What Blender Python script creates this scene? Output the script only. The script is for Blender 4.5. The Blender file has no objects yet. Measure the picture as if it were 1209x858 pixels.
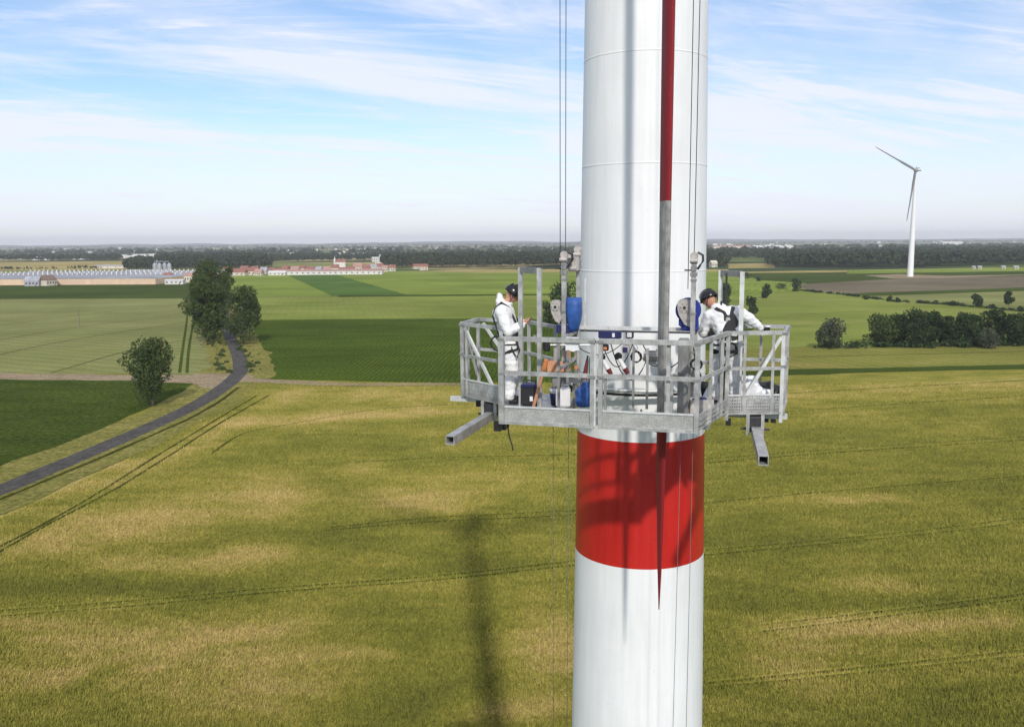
import bpy, bmesh, math, random
import numpy as np
from mathutils import Vector, Matrix, noise as mnoise
random.seed(7); RS = np.random.RandomState(11)
PI = math.pi; R = math.radians
scene = bpy.context.scene
C = scene.collection

# ------------------------------------------------------------------ camera, sky, sun, exposure
H = 36.0                     # eye height above the fields, metres
FPX, WPX, HPX = 1040.0, 1209.0, 858.0
PITCH = math.atan((429 - 285.0) / FPX); ROLL = 8.3 / 1209
fw = Vector((0, math.cos(PITCH), -math.sin(PITCH)))
rt = Vector((1, 0, 0)); up = Vector((0, math.sin(PITCH), math.cos(PITCH)))
rt2 = rt * math.cos(ROLL) - up * math.sin(ROLL); up2 = rt * math.sin(ROLL) + up * math.cos(ROLL)
cam = bpy.data.cameras.new("camera"); camo = bpy.data.objects.new("camera", cam); C.objects.link(camo)
cam.sensor_width = 36; cam.lens = FPX / WPX * 36; cam.clip_start = 0.5; cam.clip_end = 60000
m3 = Matrix((rt2, up2, -fw)).transposed(); camo.matrix_world = Matrix.Translation((0, 0, H)) @ m3.to_4x4()
scene.camera = camo

SUN_EL = R(35.5)
SDIR = Vector((0.082 * math.cos(SUN_EL), -math.cos(SUN_EL), math.sin(SUN_EL))).normalized()   # towards the sun
sun = bpy.data.lights.new("sun", 'SUN'); suno = bpy.data.objects.new("sun", sun); C.objects.link(suno)
sun.energy = 2.05; sun.angle = R(1.8); sun.color = (1.0, 0.95, 0.87)
suno.rotation_euler = SDIR.to_track_quat('Z', 'Y').to_euler(); suno.location = (0, -50, 120)

world = bpy.data.worlds.new("World"); scene.world = world; world.use_nodes = True
wt = world.node_tree; wn = wt.nodes; wl = wt.links
for n in list(wn): wn.remove(n)
def wnode(t, **k):
    n = wn.new(t)
    for a, b in k.items(): setattr(n, a, b)
    return n
def wmath(op, a, b=None, clamp=False):
    n = wnode('ShaderNodeMath', operation=op); n.use_clamp = clamp
    for i, v in enumerate((a, b)):
        if v is None: continue
        if isinstance(v, (int, float)): n.inputs[i].default_value = v
        else: wl.new(v, n.inputs[i])
    return n.outputs[0]
sky = wnode('ShaderNodeTexSky', sky_type='NISHITA'); sky.sun_disc = False
sky.sun_elevation = SUN_EL; sky.sun_rotation = math.atan2(SDIR.x, SDIR.y)
sky.altitude = 100; sky.air_density = 1.0; sky.dust_density = 0.6; sky.ozone_density = 1.4
tc = wnode('ShaderNodeTexCoord'); sep = wnode('ShaderNodeSeparateXYZ'); wl.new(tc.outputs['Generated'], sep.inputs[0])
X, Y, Z = sep.outputs
zc = wmath('MAXIMUM', Z, 0.0); den = wmath('ADD', zc, 0.10)
cx, cy = wmath('DIVIDE', X, den), wmath('DIVIDE', Y, den)      # a cirrus sheet seen from below
def cirrus(sx, sy, rot, scale, detail, lo, hi, off, dist=0.6, rough=.6):
    cb = wnode('ShaderNodeCombineXYZ'); wl.new(cx, cb.inputs[0]); wl.new(cy, cb.inputs[1]); cb.inputs[2].default_value = off
    mp = wnode('ShaderNodeMapping'); wl.new(cb.outputs[0], mp.inputs[0]); mp.inputs['Rotation'].default_value = (0, 0, rot)
    mp2 = wnode('ShaderNodeMapping'); wl.new(mp.outputs[0], mp2.inputs[0]); mp2.inputs['Scale'].default_value = (sx, sy, 1); mp = mp2
    nz = wnode('ShaderNodeTexNoise'); wl.new(mp.outputs[0], nz.inputs['Vector']); nz.inputs['Scale'].default_value = scale
    nz.inputs['Detail'].default_value = detail; nz.inputs['Roughness'].default_value = rough; nz.inputs['Distortion'].default_value = dist
    mr = wnode('ShaderNodeMapRange'); mr.interpolation_type = 'SMOOTHSTEP'; wl.new(nz.outputs['Fac'], mr.inputs[0])
    mr.inputs[1].default_value = lo; mr.inputs[2].default_value = hi
    return mr.outputs[0]
c1 = cirrus(.32, 1.15, R(-24), 1.15, 10, .42, .64, 3.1, 1.1, .66)
c2 = cirrus(.5, 1.9, R(-14), 1.7, 9, .46, .72, 8.3, 1.4, .68)
c3 = cirrus(.6, .9, R(-20), .50, 6, .38, .60, 4.2, .5)
c3b = wmath('MULTIPLY', c3, .55)
cs = wmath('MAXIMUM', wmath('MULTIPLY', c1, 1.0), wmath('MULTIPLY', c2, .8))
cs = wmath('ADD', wmath('MULTIPLY', cs, wmath('ADD', wmath('MULTIPLY', c3, .5), .5)), c3b, True)
hz = wnode('ShaderNodeMapRange'); hz.interpolation_type = 'SMOOTHERSTEP'; wl.new(Z, hz.inputs[0])   # veil thickening towards the horizon
hz.inputs[1].default_value = 0.19; hz.inputs[2].default_value = 0.0; hz.inputs[3].default_value = 0; hz.inputs[4].default_value = .92
wisp = cirrus(.42, 1.3, R(-17), .8, 9, .36, .66, 12.4, .9, .66)
cov = wmath('MAXIMUM', cs, wmath('MULTIPLY', hz.outputs[0], wmath('ADD', wmath('MULTIPLY', wisp, .42), .66), True))
cov = wmath('ADD', wmath('MULTIPLY', cov, .85), wmath('MULTIPLY', hz.outputs[0], .10), True)
skb = wnode('ShaderNodeMixRGB', blend_type='MULTIPLY'); skb.inputs[0].default_value = 1; wl.new(sky.outputs[0], skb.inputs[1]); skb.inputs[2].default_value = (.56, .62, .70, 1)
mixc = wnode('ShaderNodeMixRGB'); wl.new(cov, mixc.inputs[0]); wl.new(skb.outputs[0], mixc.inputs[1]); mixc.inputs[2].default_value = (4.15, 4.25, 4.80, 1)
bg = wnode('ShaderNodeBackground'); bg.inputs[1].default_value = 0.15; wl.new(mixc.outputs[0], bg.inputs[0])
wo = wnode('ShaderNodeOutputWorld'); wl.new(bg.outputs[0], wo.inputs[0])

scene.view_settings.view_transform = 'Standard'; scene.view_settings.look = 'None'
scene.view_settings.exposure = 0.56; scene.view_settings.gamma = 1
scene.render.engine = 'CYCLES'
scene.cycles.max_bounces = 5; scene.cycles.diffuse_bounces = 2; scene.cycles.glossy_bounces = 2
scene.cycles.transparent_max_bounces = 8; scene.cycles.volume_bounces = 0
scene.cycles.use_denoising = True

# ------------------------------------------------------------------ helpers
def at(x, y, z=0.0):
    """ground point seen at photograph pixel x, y"""
    d = fw * FPX + rt2 * (x - 604.5) - up2 * (y - 429); t = (z - H) / d.z
    return Vector((d.x * t, d.y * t, z))
def tag(o, label=None, cat=None, group=None, kind=None):
    if label: o['label'] = label
    if cat: o['category'] = cat
    if group: o['group'] = group
    if kind: o['kind'] = kind
    return o
def empty(name, loc, rz=0, label=None, cat=None, group=None):
    o = bpy.data.objects.new(name, None); C.objects.link(o); o.location = loc; o.rotation_euler = (0, 0, rz); o.empty_display_size = .2
    return tag(o, label, cat, group)
def link_mesh(name, me, mat, parent=None, smooth=False):
    if not isinstance(mat, (list, tuple)): mat = [mat]
    if len(me.materials) == 0:
        for m in mat: me.materials.append(m)
    if smooth: me.polygons.foreach_set('use_smooth', [True] * len(me.polygons))
    o = bpy.data.objects.new(name, me); C.objects.link(o)
    if parent is not None: o.parent = parent
    return o
def obj(name, bm, mat, parent=None, smooth=False):
    me = bpy.data.meshes.new(name); bm.to_mesh(me); bm.free()
    return link_mesh(name, me, mat, parent, smooth)
def pyd(name, verts, faces, mat, parent=None, smooth=False):
    me = bpy.data.meshes.new(name); me.from_pydata([tuple(v) for v in verts], [], faces); me.update()
    return link_mesh(name, me, mat, parent, smooth)
def mesh_np(name, V, F, k):
    """fast mesh from arrays; k verts per face"""
    me = bpy.data.meshes.new(name); n = len(F)
    me.vertices.add(len(V)); me.vertices.foreach_set('co', np.ascontiguousarray(V, dtype=np.float32).ravel())
    me.loops.add(n * k); me.loops.foreach_set('vertex_index', np.ascontiguousarray(F, dtype=np.int32).ravel())
    me.polygons.add(n); me.polygons.foreach_set('loop_start', np.arange(0, n * k, k, dtype=np.int32))
    me.update(calc_edges=True); me.validate(); return me
BM = bmesh.new
def box(bm, c, s, rot=None, mi=0):
    m = Matrix.Translation(c)
    if rot is not None: m = m @ (rot if isinstance(rot, Matrix) else Matrix.Rotation(rot, 4, 'Z'))
    r = bmesh.ops.create_cube(bm, size=1, matrix=m @ Matrix.Diagonal((s[0], s[1], s[2], 1)))
    for f in {f for v in r['verts'] for f in v.link_faces}: f.material_index = mi
    return bm
def beam(bm, a, b, w, h, ext=0.0, mi=0):
    """rectangular bar from a to b; h is the size in z for level bars"""
    a, b = Vector(a), Vector(b); d = (b - a).normalized(); L = (b - a).length + 2 * ext
    z = Vector((0, 0, 1)) if abs(d.z) < .95 else Vector((0, 1, 0))
    s = d.cross(z).normalized(); t = s.cross(d).normalized()
    m = Matrix((d, s, t)).transposed().to_4x4(); m.translation = (a + b) / 2
    r = bmesh.ops.create_cube(bm, size=1, matrix=m @ Matrix.Diagonal((L, w, h, 1)))
    for f in {f for v in r['verts'] for f in v.link_faces}: f.material_index = mi
    return bm
def tube_box(bm, a, b, w, t=.008):
    """hollow square tube, open ends"""
    a, b = Vector(a), Vector(b); d = (b - a).normalized(); z = Vector((0, 0, 1)) if abs(d.z) < .95 else Vector((0, 1, 0))
    s = d.cross(z).normalized(); u = s.cross(d).normalized()
    rings = []
    for p, hw in ((a, w / 2), (b, w / 2), (b, w / 2 - t), (a, w / 2 - t)):
        rings.append([bm.verts.new(p + s * (i * hw) + u * (j * hw)) for i, j in ((-1, -1), (1, -1), (1, 1), (-1, 1))])
    for k in range(4):
        r0, r1 = rings[k], rings[(k + 1) % 4]
        for i in range(4): bm.faces.new((r0[i], r0[(i + 1) % 4], r1[(i + 1) % 4], r1[i]))
    bmesh.ops.recalc_face_normals(bm, faces=bm.faces)
    return bm
def cyl(bm, a, b, r0, r1=None, n=12, cap=True):
    a, b = Vector(a), Vector(b); r1 = r0 if r1 is None else r1
    d = (b - a); q = d.to_track_quat('Z', 'Y').to_matrix().to_4x4(); q.translation = (a + b) / 2
    bmesh.ops.create_cone(bm, cap_ends=cap, segments=n, radius1=r0, radius2=r1, depth=d.length, matrix=q)
    return bm
def poly_tube(bm, pts, r, n=6):
    pts = [Vector(p) for p in pts]; rr = r if isinstance(r, (list, tuple)) else [r] * len(pts); rings = []
    for i, p in enumerate(pts):
        d = (pts[min(i + 1, len(pts) - 1)] - pts[max(i - 1, 0)]).normalized()
        z = Vector((0, 0, 1)) if abs(d.z) < .9 else Vector((1, 0, 0))
        s = d.cross(z).normalized(); t = s.cross(d)
        rings.append([bm.verts.new(p + (s * math.cos(2 * PI * k / n) + t * math.sin(2 * PI * k / n)) * rr[i]) for k in range(n)])
    for a, b in zip(rings, rings[1:]):
        for k in range(n): bm.faces.new((a[k], a[(k + 1) % n], b[(k + 1) % n], b[k]))
    bm.faces.new(rings[0][::-1]); bm.faces.new(rings[-1])
    return bm
def lathe(bm, prof, n=48, cx=0, cy=0):
    rings = [[bm.verts.new((cx + r * math.cos(2 * PI * k / n), cy + r * math.sin(2 * PI * k / n), z)) for k in range(n)] for r, z in prof]
    for a, b in zip(rings, rings[1:]):
        for k in range(n): bm.faces.new((a[k], a[(k + 1) % n], b[(k + 1) % n], b[k]))
    return bm
def copy_tree(o, parent=None):
    c = o.copy(); C.objects.link(c); c.parent = parent
    for ch in o.children: copy_tree(ch, c)
    return c

# ------------------------------------------------------------------ materials
class NT:
    def __init__(s, name):
        s.m = bpy.data.materials.new(name); s.m.use_nodes = True; s.t = s.m.node_tree; s.n = s.t.nodes; s.l = s.t.links
        s.b = s.n['Principled BSDF']; s.geo = None
    def new(s, t, **k):
        n = s.n.new(t)
        for a, b in k.items(): setattr(n, a, b)
        return n
    def set(s, sock, v):
        if isinstance(v, (int, float)): sock.default_value = v
        elif isinstance(v, (tuple, list)): sock.default_value = (*v, 1) if len(v) == 3 and len(sock.default_value) == 4 else v
        else: s.l.new(v, sock)
    def pos(s, scale=(1, 1, 1), rot=0, obj=False):
        if obj: src = s.new('ShaderNodeTexCoord').outputs['Object']
        else: src = s.new('ShaderNodeNewGeometry').outputs['Position']
        mp = s.new('ShaderNodeMapping'); s.l.new(src, mp.inputs[0]); mp.inputs['Scale'].default_value = scale; mp.inputs['Rotation'].default_value = (0, 0, rot)
        return mp.outputs[0]
    def noise(s, vec, scale, detail=4, rough=.55, dist=0):
        n = s.new('ShaderNodeTexNoise'); s.l.new(vec, n.inputs['Vector']); n.inputs['Scale'].default_value = scale; n.inputs['Detail'].default_value = detail
        n.inputs['Roughness'].default_value = rough; n.inputs['Distortion'].default_value = dist; return n.outputs['Fac']
    def rng(s, v, a, b, c=0, d=1):
        n = s.new('ShaderNodeMapRange'); s.l.new(v, n.inputs[0])
        for i, q in enumerate((a, b, c, d)): n.inputs[i + 1].default_value = q
        return n.outputs[0]
    def math(s, op, a, b=None, clamp=False):
        n = s.new('ShaderNodeMath', operation=op); n.use_clamp = clamp; s.set(n.inputs[0], a)
        if b is not None: s.set(n.inputs[1], b)
        return n.outputs[0]
    def mix(s, f, a, b, mode='MIX'):
        n = s.new('ShaderNodeMixRGB', blend_type=mode); s.set(n.inputs[0], f); s.set(n.inputs[1], a); s.set(n.inputs[2], b); return n.outputs[0]
    def bump(s, h, strength=.3, dist=.01):
        n = s.new('ShaderNodeBump'); s.l.new(h, n.inputs['Height']); n.inputs['Strength'].default_value = strength; n.inputs['Distance'].default_value = dist
        s.l.new(n.outputs[0], s.b.inputs['Normal'])
    def out(s, col, rough=.6, metal=0, spec=None):
        s.set(s.b.inputs['Base Color'], col); s.set(s.b.inputs['Roughness'], rough); s.set(s.b.inputs['Metallic'], metal)
        if spec is not None: s.b.inputs['Specular IOR Level'].default_value = spec
        return s.m
def simple(name, col, rough=.6, metal=0, var=.12, scale=8, spec=None, bump=0, bs=None):
    t = NT(name); v = t.pos(obj=True); n = t.noise(v, scale, 5)
    f = t.rng(n, .3, .7, 1 - var, 1 + var * .6)
    c = t.mix(1, col, f, 'MULTIPLY')
    if bump: t.bump(t.noise(v, bs or scale * 3, 4), bump, .01)
    return t.out(c, rough, metal, spec)

def alu(name, base, rough=.42, metal=.75, grime=.35):
    t = NT(name); v = t.pos(obj=True); n = t.noise(v, 5, 6, .65); n2 = t.noise(t.pos((1, 1, .25), obj=True), 38, 3)
    f = t.rng(n, .3, .72, 1 - grime, 1.05); f2 = t.rng(n2, .35, .7, .86, 1.06)
    c = t.mix(1, t.mix(1, base, f, 'MULTIPLY'), f2, 'MULTIPLY'); t.bump(n2, .15, .002)
    return t.out(c, t.rng(n, .3, .7, rough - .08, rough + .12), metal)
M = {}
M['alu'] = alu('brushed_aluminium', (.58, .575, .56), .45, .35, .5)
M['alu_dull'] = alu('weathered_aluminium', (.36, .355, .345), .5, .5)
M['alu_white'] = alu('bright_aluminium', (.74, .74, .73), .5, .25, .25)
M['steel_dark'] = simple('dark_steel', (.05, .05, .055), .5, .5, .3, 12)
M['black'] = simple('black_plastic', (.018, .018, .02), .45, 0, .2, 20)
M['rubber'] = simple('black_rubber', (.015, .015, .016), .75, 0, .2, 20)
M['blue_hoist'] = simple('blue_hoist_paint', (.02, .035, .24), .4, 0, .2, 9)
M['blue_cover'] = simple('blue_tarpaulin', (.025, .095, .34), .6, 0, .35, 14, bump=.6, bs=22)
M['hoist_face'] = simple('cast_grey_metal', (.5, .46, .43), .5, .3, .25, 16)
M['suit'] = simple('white_coverall_cloth', (.80, .80, .80), .85, 0, .14, 5, spec=.2, bump=1, bs=18)
M['skin'] = simple('skin', (.55, .27, .18), .55, 0, .18, 20)
M['harness'] = simple('black_webbing', (.022, .022, .024), .8, 0, .2, 60)
M['helmet'] = simple('black_helmet_shell', (.014, .014, .016), .22, 0, .1, 20)
M['glove'] = simple('dark_glove', (.03, .028, .028), .8, 0, .3, 30)
M['wood'] = simple('pale_orange_wood', (.62, .30, .17), .6, 0, .25, 12)
M['blue_dark'] = simple('navy_plastic', (.02, .025, .10), .4, 0, .2, 12)
M['white_pl'] = simple('white_plastic', (.74, .73, .74), .45, 0, .08, 12)
M['teal'] = simple('teal_plastic', (.02, .19, .17), .4, 0, .15, 12)
M['orange'] = simple('orange_plastic', (.65, .22, .08), .5, 0, .2, 12)
M['maroon'] = simple('maroon_plastic', (.14, .02, .02), .5, 0, .2, 12)
M['cable'] = simple('steel_rope', (.13, .13, .135), .5, .5, .1, 20)
M['bag'] = simple('crumpled_white_film', (.78, .78, .80), .5, 0, .1, 12)
M['screen'] = simple('dark_phone_glass', (.02, .025, .02), .15, 0, .1, 12)

def tower_mat(name, base, rough=.32, var=1):
    t = NT(name); v = t.pos(obj=True)
    n = t.noise(v, .9, 5, .6); st = t.noise(t.pos((3.5, 3.5, .25), obj=True), 2.2, 6, .65)
    f = t.rng(n, .3, .7, 1 - .08 * var, 1.03); f2 = t.rng(st, .35, .72, 1 - .14 * var, 1.03)
    c = t.mix(1, t.mix(1, base, f, 'MULTIPLY'), f2, 'MULTIPLY')
    sp = t.noise(v, 26, 2); c = t.mix(t.rng(sp, .70, .76, 0, .35), c, (.30, .27, .22)); dr = t.noise(t.pos((6, 6, .12), obj=True), 2.0, 7, .7); c = t.mix(t.rng(dr, .60, .78, 0, .16), c, t.mix(.55, base, (.36, .33, .28)))
    t.bump(t.noise(v, 1.6, 3), .05, .03)
    return t.out(c, t.rng(st, .3, .7, rough, rough + .15), 0)
M['tower_white'] = tower_mat('tower_white_paint', (.82, .82, .82), var=.45)
M['tower_red'] = tower_mat('tower_red_paint', (.54, .018, .014))
M['blade_red'] = tower_mat('blade_red_paint', (.26, .007, .012), .6)
M['blade_grey'] = simple('weathered_blade_grey', (.34, .325, .30), .55, 0, .4, 7)
M['blade_white'] = tower_mat('blade_white_paint', (.62, .63, .64), .3)

def deck_mat():
    t = NT('chequer_plate'); v = t.pos(obj=True)
    w1 = t.new('ShaderNodeTexWave'); w1.inputs['Scale'].default_value = 14; t.l.new(t.pos(rot=R(45), obj=True), w1.inputs[0]); w1.inputs['Distortion'].default_value = .4
    w2 = t.new('ShaderNodeTexWave'); w2.inputs['Scale'].default_value = 14; t.l.new(t.pos(rot=R(-45), obj=True), w2.inputs[0]); w2.inputs['Distortion'].default_value = .4
    h = t.math('MULTIPLY', w1.outputs['Fac'], w2.outputs['Fac']); n = t.noise(v, 5, 6, .65)
    c = t.mix(t.rng(n, .3, .7), (.30, .295, .285), (.50, .49, .47)); c = t.mix(t.rng(h, .2, .8, 0, .5), c, (.68, .67, .66)); t.bump(h, .6, .006)
    return t.out(c, .45, .5)
M['deck'] = deck_mat()
def toe_mat():
    t = NT('small_diamond_plate'); v = t.pos((1, 1, 1), obj=True); n = t.noise(v, 4, 6, .65); n2 = t.noise(v, 46, 3, .7)
    c = t.mix(t.rng(n, .3, .7), (.36, .355, .34), (.58, .57, .55)); c = t.mix(1, c, t.rng(n2, .3, .7, .72, 1.18), 'MULTIPLY'); t.bump(n2, .7, .006)
    return t.out(c, .42, .35)
M['toe'] = toe_mat()
def leaf_mat(name, dark, light, tr=.25):
    t = NT(name); n1 = t.noise(t.pos(), .35, 3); n2 = t.noise(t.pos(), 2.6, 2)
    f = t.math('ADD', t.rng(n1, .3, .7, 0, .6), t.rng(n2, .3, .7, 0, .4))
    c = t.mix(f, dark, light); t.out(c, .6, 0, .25)
    tl = t.new('ShaderNodeBsdfTranslucent'); t.l.new(c, tl.inputs[0]); mx = t.new('ShaderNodeMixShader'); mx.inputs[0].default_value = tr
    t.l.new(t.b.outputs[0], mx.inputs[1]); t.l.new(tl.outputs[0], mx.inputs[2]); t.l.new(mx.outputs[0], t.n['Material Output'].inputs[0]); return t.m
M['leaf'] = leaf_mat('broad_leaves', (.028, .052, .009), (.088, .128, .024))
M['leaf_dark'] = leaf_mat('dark_leaves', (.014, .034, .010), (.048, .082, .022))
M['leaf_olive'] = leaf_mat('olive_leaves', (.026, .052, .010), (.090, .125, .030))
M['leaf_pale'] = leaf_mat('pale_leaves', (.050, .065, .038), (.11, .125, .07))
M['bark'] = simple('bark', (.16, .14, .115), .9, 0, .4, 3)
def forest_mat():
    t = NT('forest_leaves'); n = t.noise(t.pos(), .010, 3); n2 = t.noise(t.pos((1, 1, 1)), .12, 3); n3 = t.noise(t.pos(), .5, 2)
    c = t.mix(t.rng(n2, .35, .68), (.016, .032, .014), (.052, .070, .028)); c = t.mix(t.rng(n, .45, .65, 0, .7), c, (.050, .052, .028)); c = t.mix(t.rng(n3, .3, .7, .0, .5), c, (.018, .028, .014))
    return t.out(c, .8, 0, .1)
M['forest'] = forest_mat()

def wheat_mat(name='wheat_field', strip=False):
    """ripening wheat: green to straw, grainy; strip=True is the wheel track version of the same crop"""
    t = NT(name)
    big = t.noise(t.pos((1, 1, 1)), .045, 5, .62, .6)
    sw = t.noise(t.pos((.35, 1, 1), R(-8)), .16, 6, .68, 1.2)         # swathes laid over by wind
    med = t.noise(t.pos((.5, 1, 1), R(-10)), .9, 5, .65)
    g1 = t.noise(t.pos((1, .45, 1)), 3.4, 3, .7); g2 = t.noise(t.pos((1, .4, 1)), 8.5, 2, .7)
    if strip: base = t.math('ADD', t.rng(big, .3, .7, .0, .3), t.rng(sw, .3, .7, -.1, .2))
    else:
        at_ = t.new('ShaderNodeAttribute'); at_.attribute_name = 'ripe'
        base = t.math('ADD', at_.outputs['Fac'], t.math('ADD', t.rng(big, .3, .7, -.14, .16), t.math('ADD', t.rng(sw, .3, .7, -.20, .22), t.rng(med, .3, .7, -.11, .11))))
    cr = t.new('ShaderNodeValToRGB'); t.l.new(base, cr.inputs[0]); e = cr.color_ramp.elements
    e[0].position = 0; e[0].color = (.140, .140, .030, 1); e[1].position = 1; e[1].color = (.50, .37, .15, 1)
    for p, c in ((.28, (.205, .200, .036)), (.5, (.292, .258, .055)), (.75, (.42, .322, .110))):
        q = e.new(p); q.color = (*c, 1)
    c = cr.outputs[0]
    gg = t.math('ADD', t.rng(g1, .28, .72, .55, 1.4), t.rng(g2, .28, .72, -.5, .5)); c = t.mix(1, c, gg, 'MULTIPLY')
    hb = t.math('ADD', t.math('MULTIPLY', g1, .6), t.math('ADD', t.math('MULTIPLY', g2, .4), t.math('MULTIPLY', sw, 1.6))); t.bump(hb, .35, .4)
    if strip:
        c = t.mix(1, c, (.28, .31, .28), 'MULTIPLY')
        uv = t.new('ShaderNodeAttribute'); uv.attribute_name = 'edge'
        gap = t.noise(t.pos((1, 1, 1)), .22, 4, .7); fine = t.noise(t.pos(), 3, 3, .7)
        a = t.math('MULTIPLY', uv.outputs['Fac'], t.rng(gap, .30, .60, .75, 1.2)); a = t.rng(t.math('ADD', a, t.rng(fine, .3, .7, -.3, .3)), .15, .95)
        t.out(c, .9, 0, 0); t.set(t.b.inputs['Alpha'], a); return t.m
    return t.out(c, .9, 0, 0)
M['wheat'] = wheat_mat(); M['track'] = wheat_mat('wheat_wheel_track', True)

def field_mat(name, a, b, scale=.05, row=0.0, rs=.5, grain=.25, stretch=(.4, 1, 1), rot=0.0, c3=None):
    t = NT(name); n = t.noise(t.pos(stretch, rot), scale, 6, .62, .4); n2 = t.noise(t.pos(), 1.0, 4, .75); n3 = t.noise(t.pos(stretch, rot), scale * 6, 4, .6)
    f = t.math('ADD', t.rng(n, .32, .68, 0, .75), t.rng(n3, .3, .7, 0, .3)); c = t.mix(f, a, b)
    if c3: c = t.mix(t.rng(t.noise(t.pos(stretch, rot + .4), scale * 2.3, 5, .6, .7), .54, .68, 0, .7), c, c3)
    c = t.mix(1, c, t.rng(n2, .32, .68, 1 - grain * 1.5, 1 + grain * 1.4), 'MULTIPLY')
    c = t.mix(1, c, t.rng(t.noise(t.pos((1, 1, 1)), .012, 4, .6), .35, .65, .84, 1.16), 'MULTIPLY')
    if row:
        w = t.new('ShaderNodeTexWave'); w.inputs['Scale'].default_value = rs; w.inputs['Distortion'].default_value = 3.5; w.inputs['Detail'].default_value = 2; w.inputs['Detail Scale'].default_value = .3
        t.l.new(t.pos(rot=rot), w.inputs[0]); c = t.mix(1, c, t.rng(w.outputs['Fac'], 0, 1, 1 - row, 1 + row * .4), 'MULTIPLY')
    t.bump(n2, .4, .3)
    return t.out(c, .9, 0, 0)
GR = M['grass_verge'] = field_mat('verge_grass', (.13, .14, .032), (.27, .23, .07), .3, grain=.35, c3=(.17, .155, .045))
M['beet'] = field_mat('beet_leaves', (.034, .056, .009), (.074, .100, .018), .12, .35, .35, .45, rot=R(8))
M['beet2'] = field_mat('deep_green_crop', (.044, .076, .010), (.084, .118, .016), .05, .25, .22, .35, rot=R(3))
M['beet3'] = field_mat('dark_strip_crop', (.042, .066, .012), (.066, .092, .018), .02, .1, .3, .2)
M['pale'] = field_mat('grey_green_wheat', (.165, .178, .058), (.245, .250, .095), .03, .12, .05, .15, rot=R(-62), c3=(.20, .195, .07))
M['lime'] = field_mat('lime_green_crop', (.155, .210, .030), (.230, .280, .058), .012, .12, .06, .15, rot=R(20))
M['lime2'] = field_mat('olive_green_crop', (.142, .182, .032), (.235, .262, .062), .015, .04, .08, .15, rot=R(-12), c3=(.26, .25, .09))
M['mid'] = field_mat('mid_green_crop', (.065, .125, .022), (.10, .16, .035), .02, .1, .06, .15, rot=R(12))
M['olive'] = field_mat('olive_barley', (.135, .150, .028), (.215, .205, .050), .02, .10, .07, .18, rot=R(-20), c3=(.29, .235, .07))
M['gold'] = field_mat('golden_barley', (.26, .22, .075), (.42, .33, .13), .018, .08, .1, .15)
M['soil'] = field_mat('bare_soil', (.125, .105, .070), (.20, .165, .11), .02, .12, .15, .2, rot=R(8), c3=(.17, .16, .08))
M['dirt'] = field_mat('dirt_track', (.21, .165, .10), (.34, .265, .17), .3, 0, .5, .25)
M['asphalt'] = field_mat('worn_asphalt', (.062, .058, .054), (.112, .105, .096), .35, 0, 1, .2, stretch=(1, 1, 1))
def far_mat():
    t = NT('distant_farmland'); vo = t.new('ShaderNodeTexVoronoi'); t.l.new(t.pos((1, .55, 1), R(12)), vo.inputs['Vector']); vo.inputs['Scale'].default_value = .0022; vo.inputs['Randomness'].default_value = .9
    sp = t.new('ShaderNodeSeparateColor'); t.l.new(vo.outputs['Color'], sp.inputs[0])
    cr = t.new('ShaderNodeValToRGB'); t.l.new(sp.outputs[0], cr.inputs[0]); cr.color_ramp.interpolation = 'CONSTANT'; e = cr.color_ramp.elements
    e[0].position = 0; e[0].color = (.09, .13, .035, 1); e[1].position = .82; e[1].color = (.36, .30, .13, 1)
    for p, c in ((.2, (.16, .20, .06)), (.38, (.05, .075, .03)), (.55, (.20, .22, .07)), (.68, (.06, .12, .03))): q = e.new(p); q.color = (*c, 1)
    n = t.noise(t.pos((.5, 1, 1)), .004, 6, .6); c = t.mix(t.rng(n, .50, .62), cr.outputs[0], (.032, .05, .024))
    return t.out(c, .9, 0, 0)
M['far'] = far_mat()

# ------------------------------------------------------------------ land
def sheet(name, px, mat, z, dense=0):
    """a flat sheet on the land; px are photograph pixels of its outline, carried onto the ground plane"""
    c_ = [at(x, y, z) for x, y in px]; pts = []
    for a, b in zip(c_, c_[1:] + c_[:1]):
        L = (b - a).length; n = int(min(60, max(1, L / 5))); s_ = Vector((-(b - a).y, (b - a).x, 0)).normalized()
        for k in range(n):
            p = a.lerp(b, k / n); far = min(1, p.length / 300); pts.append(p + s_ * (.9 * (.4 + far) * mnoise.noise(Vector((p.x * .21, p.y * .21, z * 9))) + .5 * mnoise.noise(Vector((p.x * .9, p.y * .9, z * 9)))))
    o = pyd(name, pts, [list(range(len(pts)))], M[mat]); 
    if o.data.polygons[0].normal.z < 0: o.data.flip_normals()
    return tag(o, kind='structure')
def land():
    n = 40; L = 14500; xs = np.linspace(-L, L, n); V = [(x, y, -.05) for y in xs for x in xs]
    F = [(j * n + i, j * n + i + 1, (j + 1) * n + i + 1, (j + 1) * n + i) for j in range(n - 1) for i in range(n - 1)]
    tag(pyd('ground', V, F, M['far']), kind='structure')
land()
def hills():
    for k, (y0, h, ph) in enumerate(((10200, 16, 0.), (12200, 38, 2.1), (13600, 62, 4.3))):
        n = 240; xs = np.linspace(-14000, 14000, n); V = []
        for x in xs:
            hh = h * (.55 + .45 * mnoise.noise(Vector((x * .0004 + ph, ph, 0))) + .25 * mnoise.noise(Vector((x * .0016 + ph, 3, 0))) + .06 * mnoise.noise(Vector((x * .02, ph, 0))))
            V += [(x, y0, -1), (x, y0 + 260, max(1, hh)), (x, y0 + 620, -1)]
        F = []
        for i in range(n - 1):
            a = i * 3
            F += [(a, a + 3, a + 4, a + 1), (a + 1, a + 4, a + 5, a + 2)]
        tag(pyd('hill', V, F, M['forest_far'], smooth=True), kind='structure')
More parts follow.
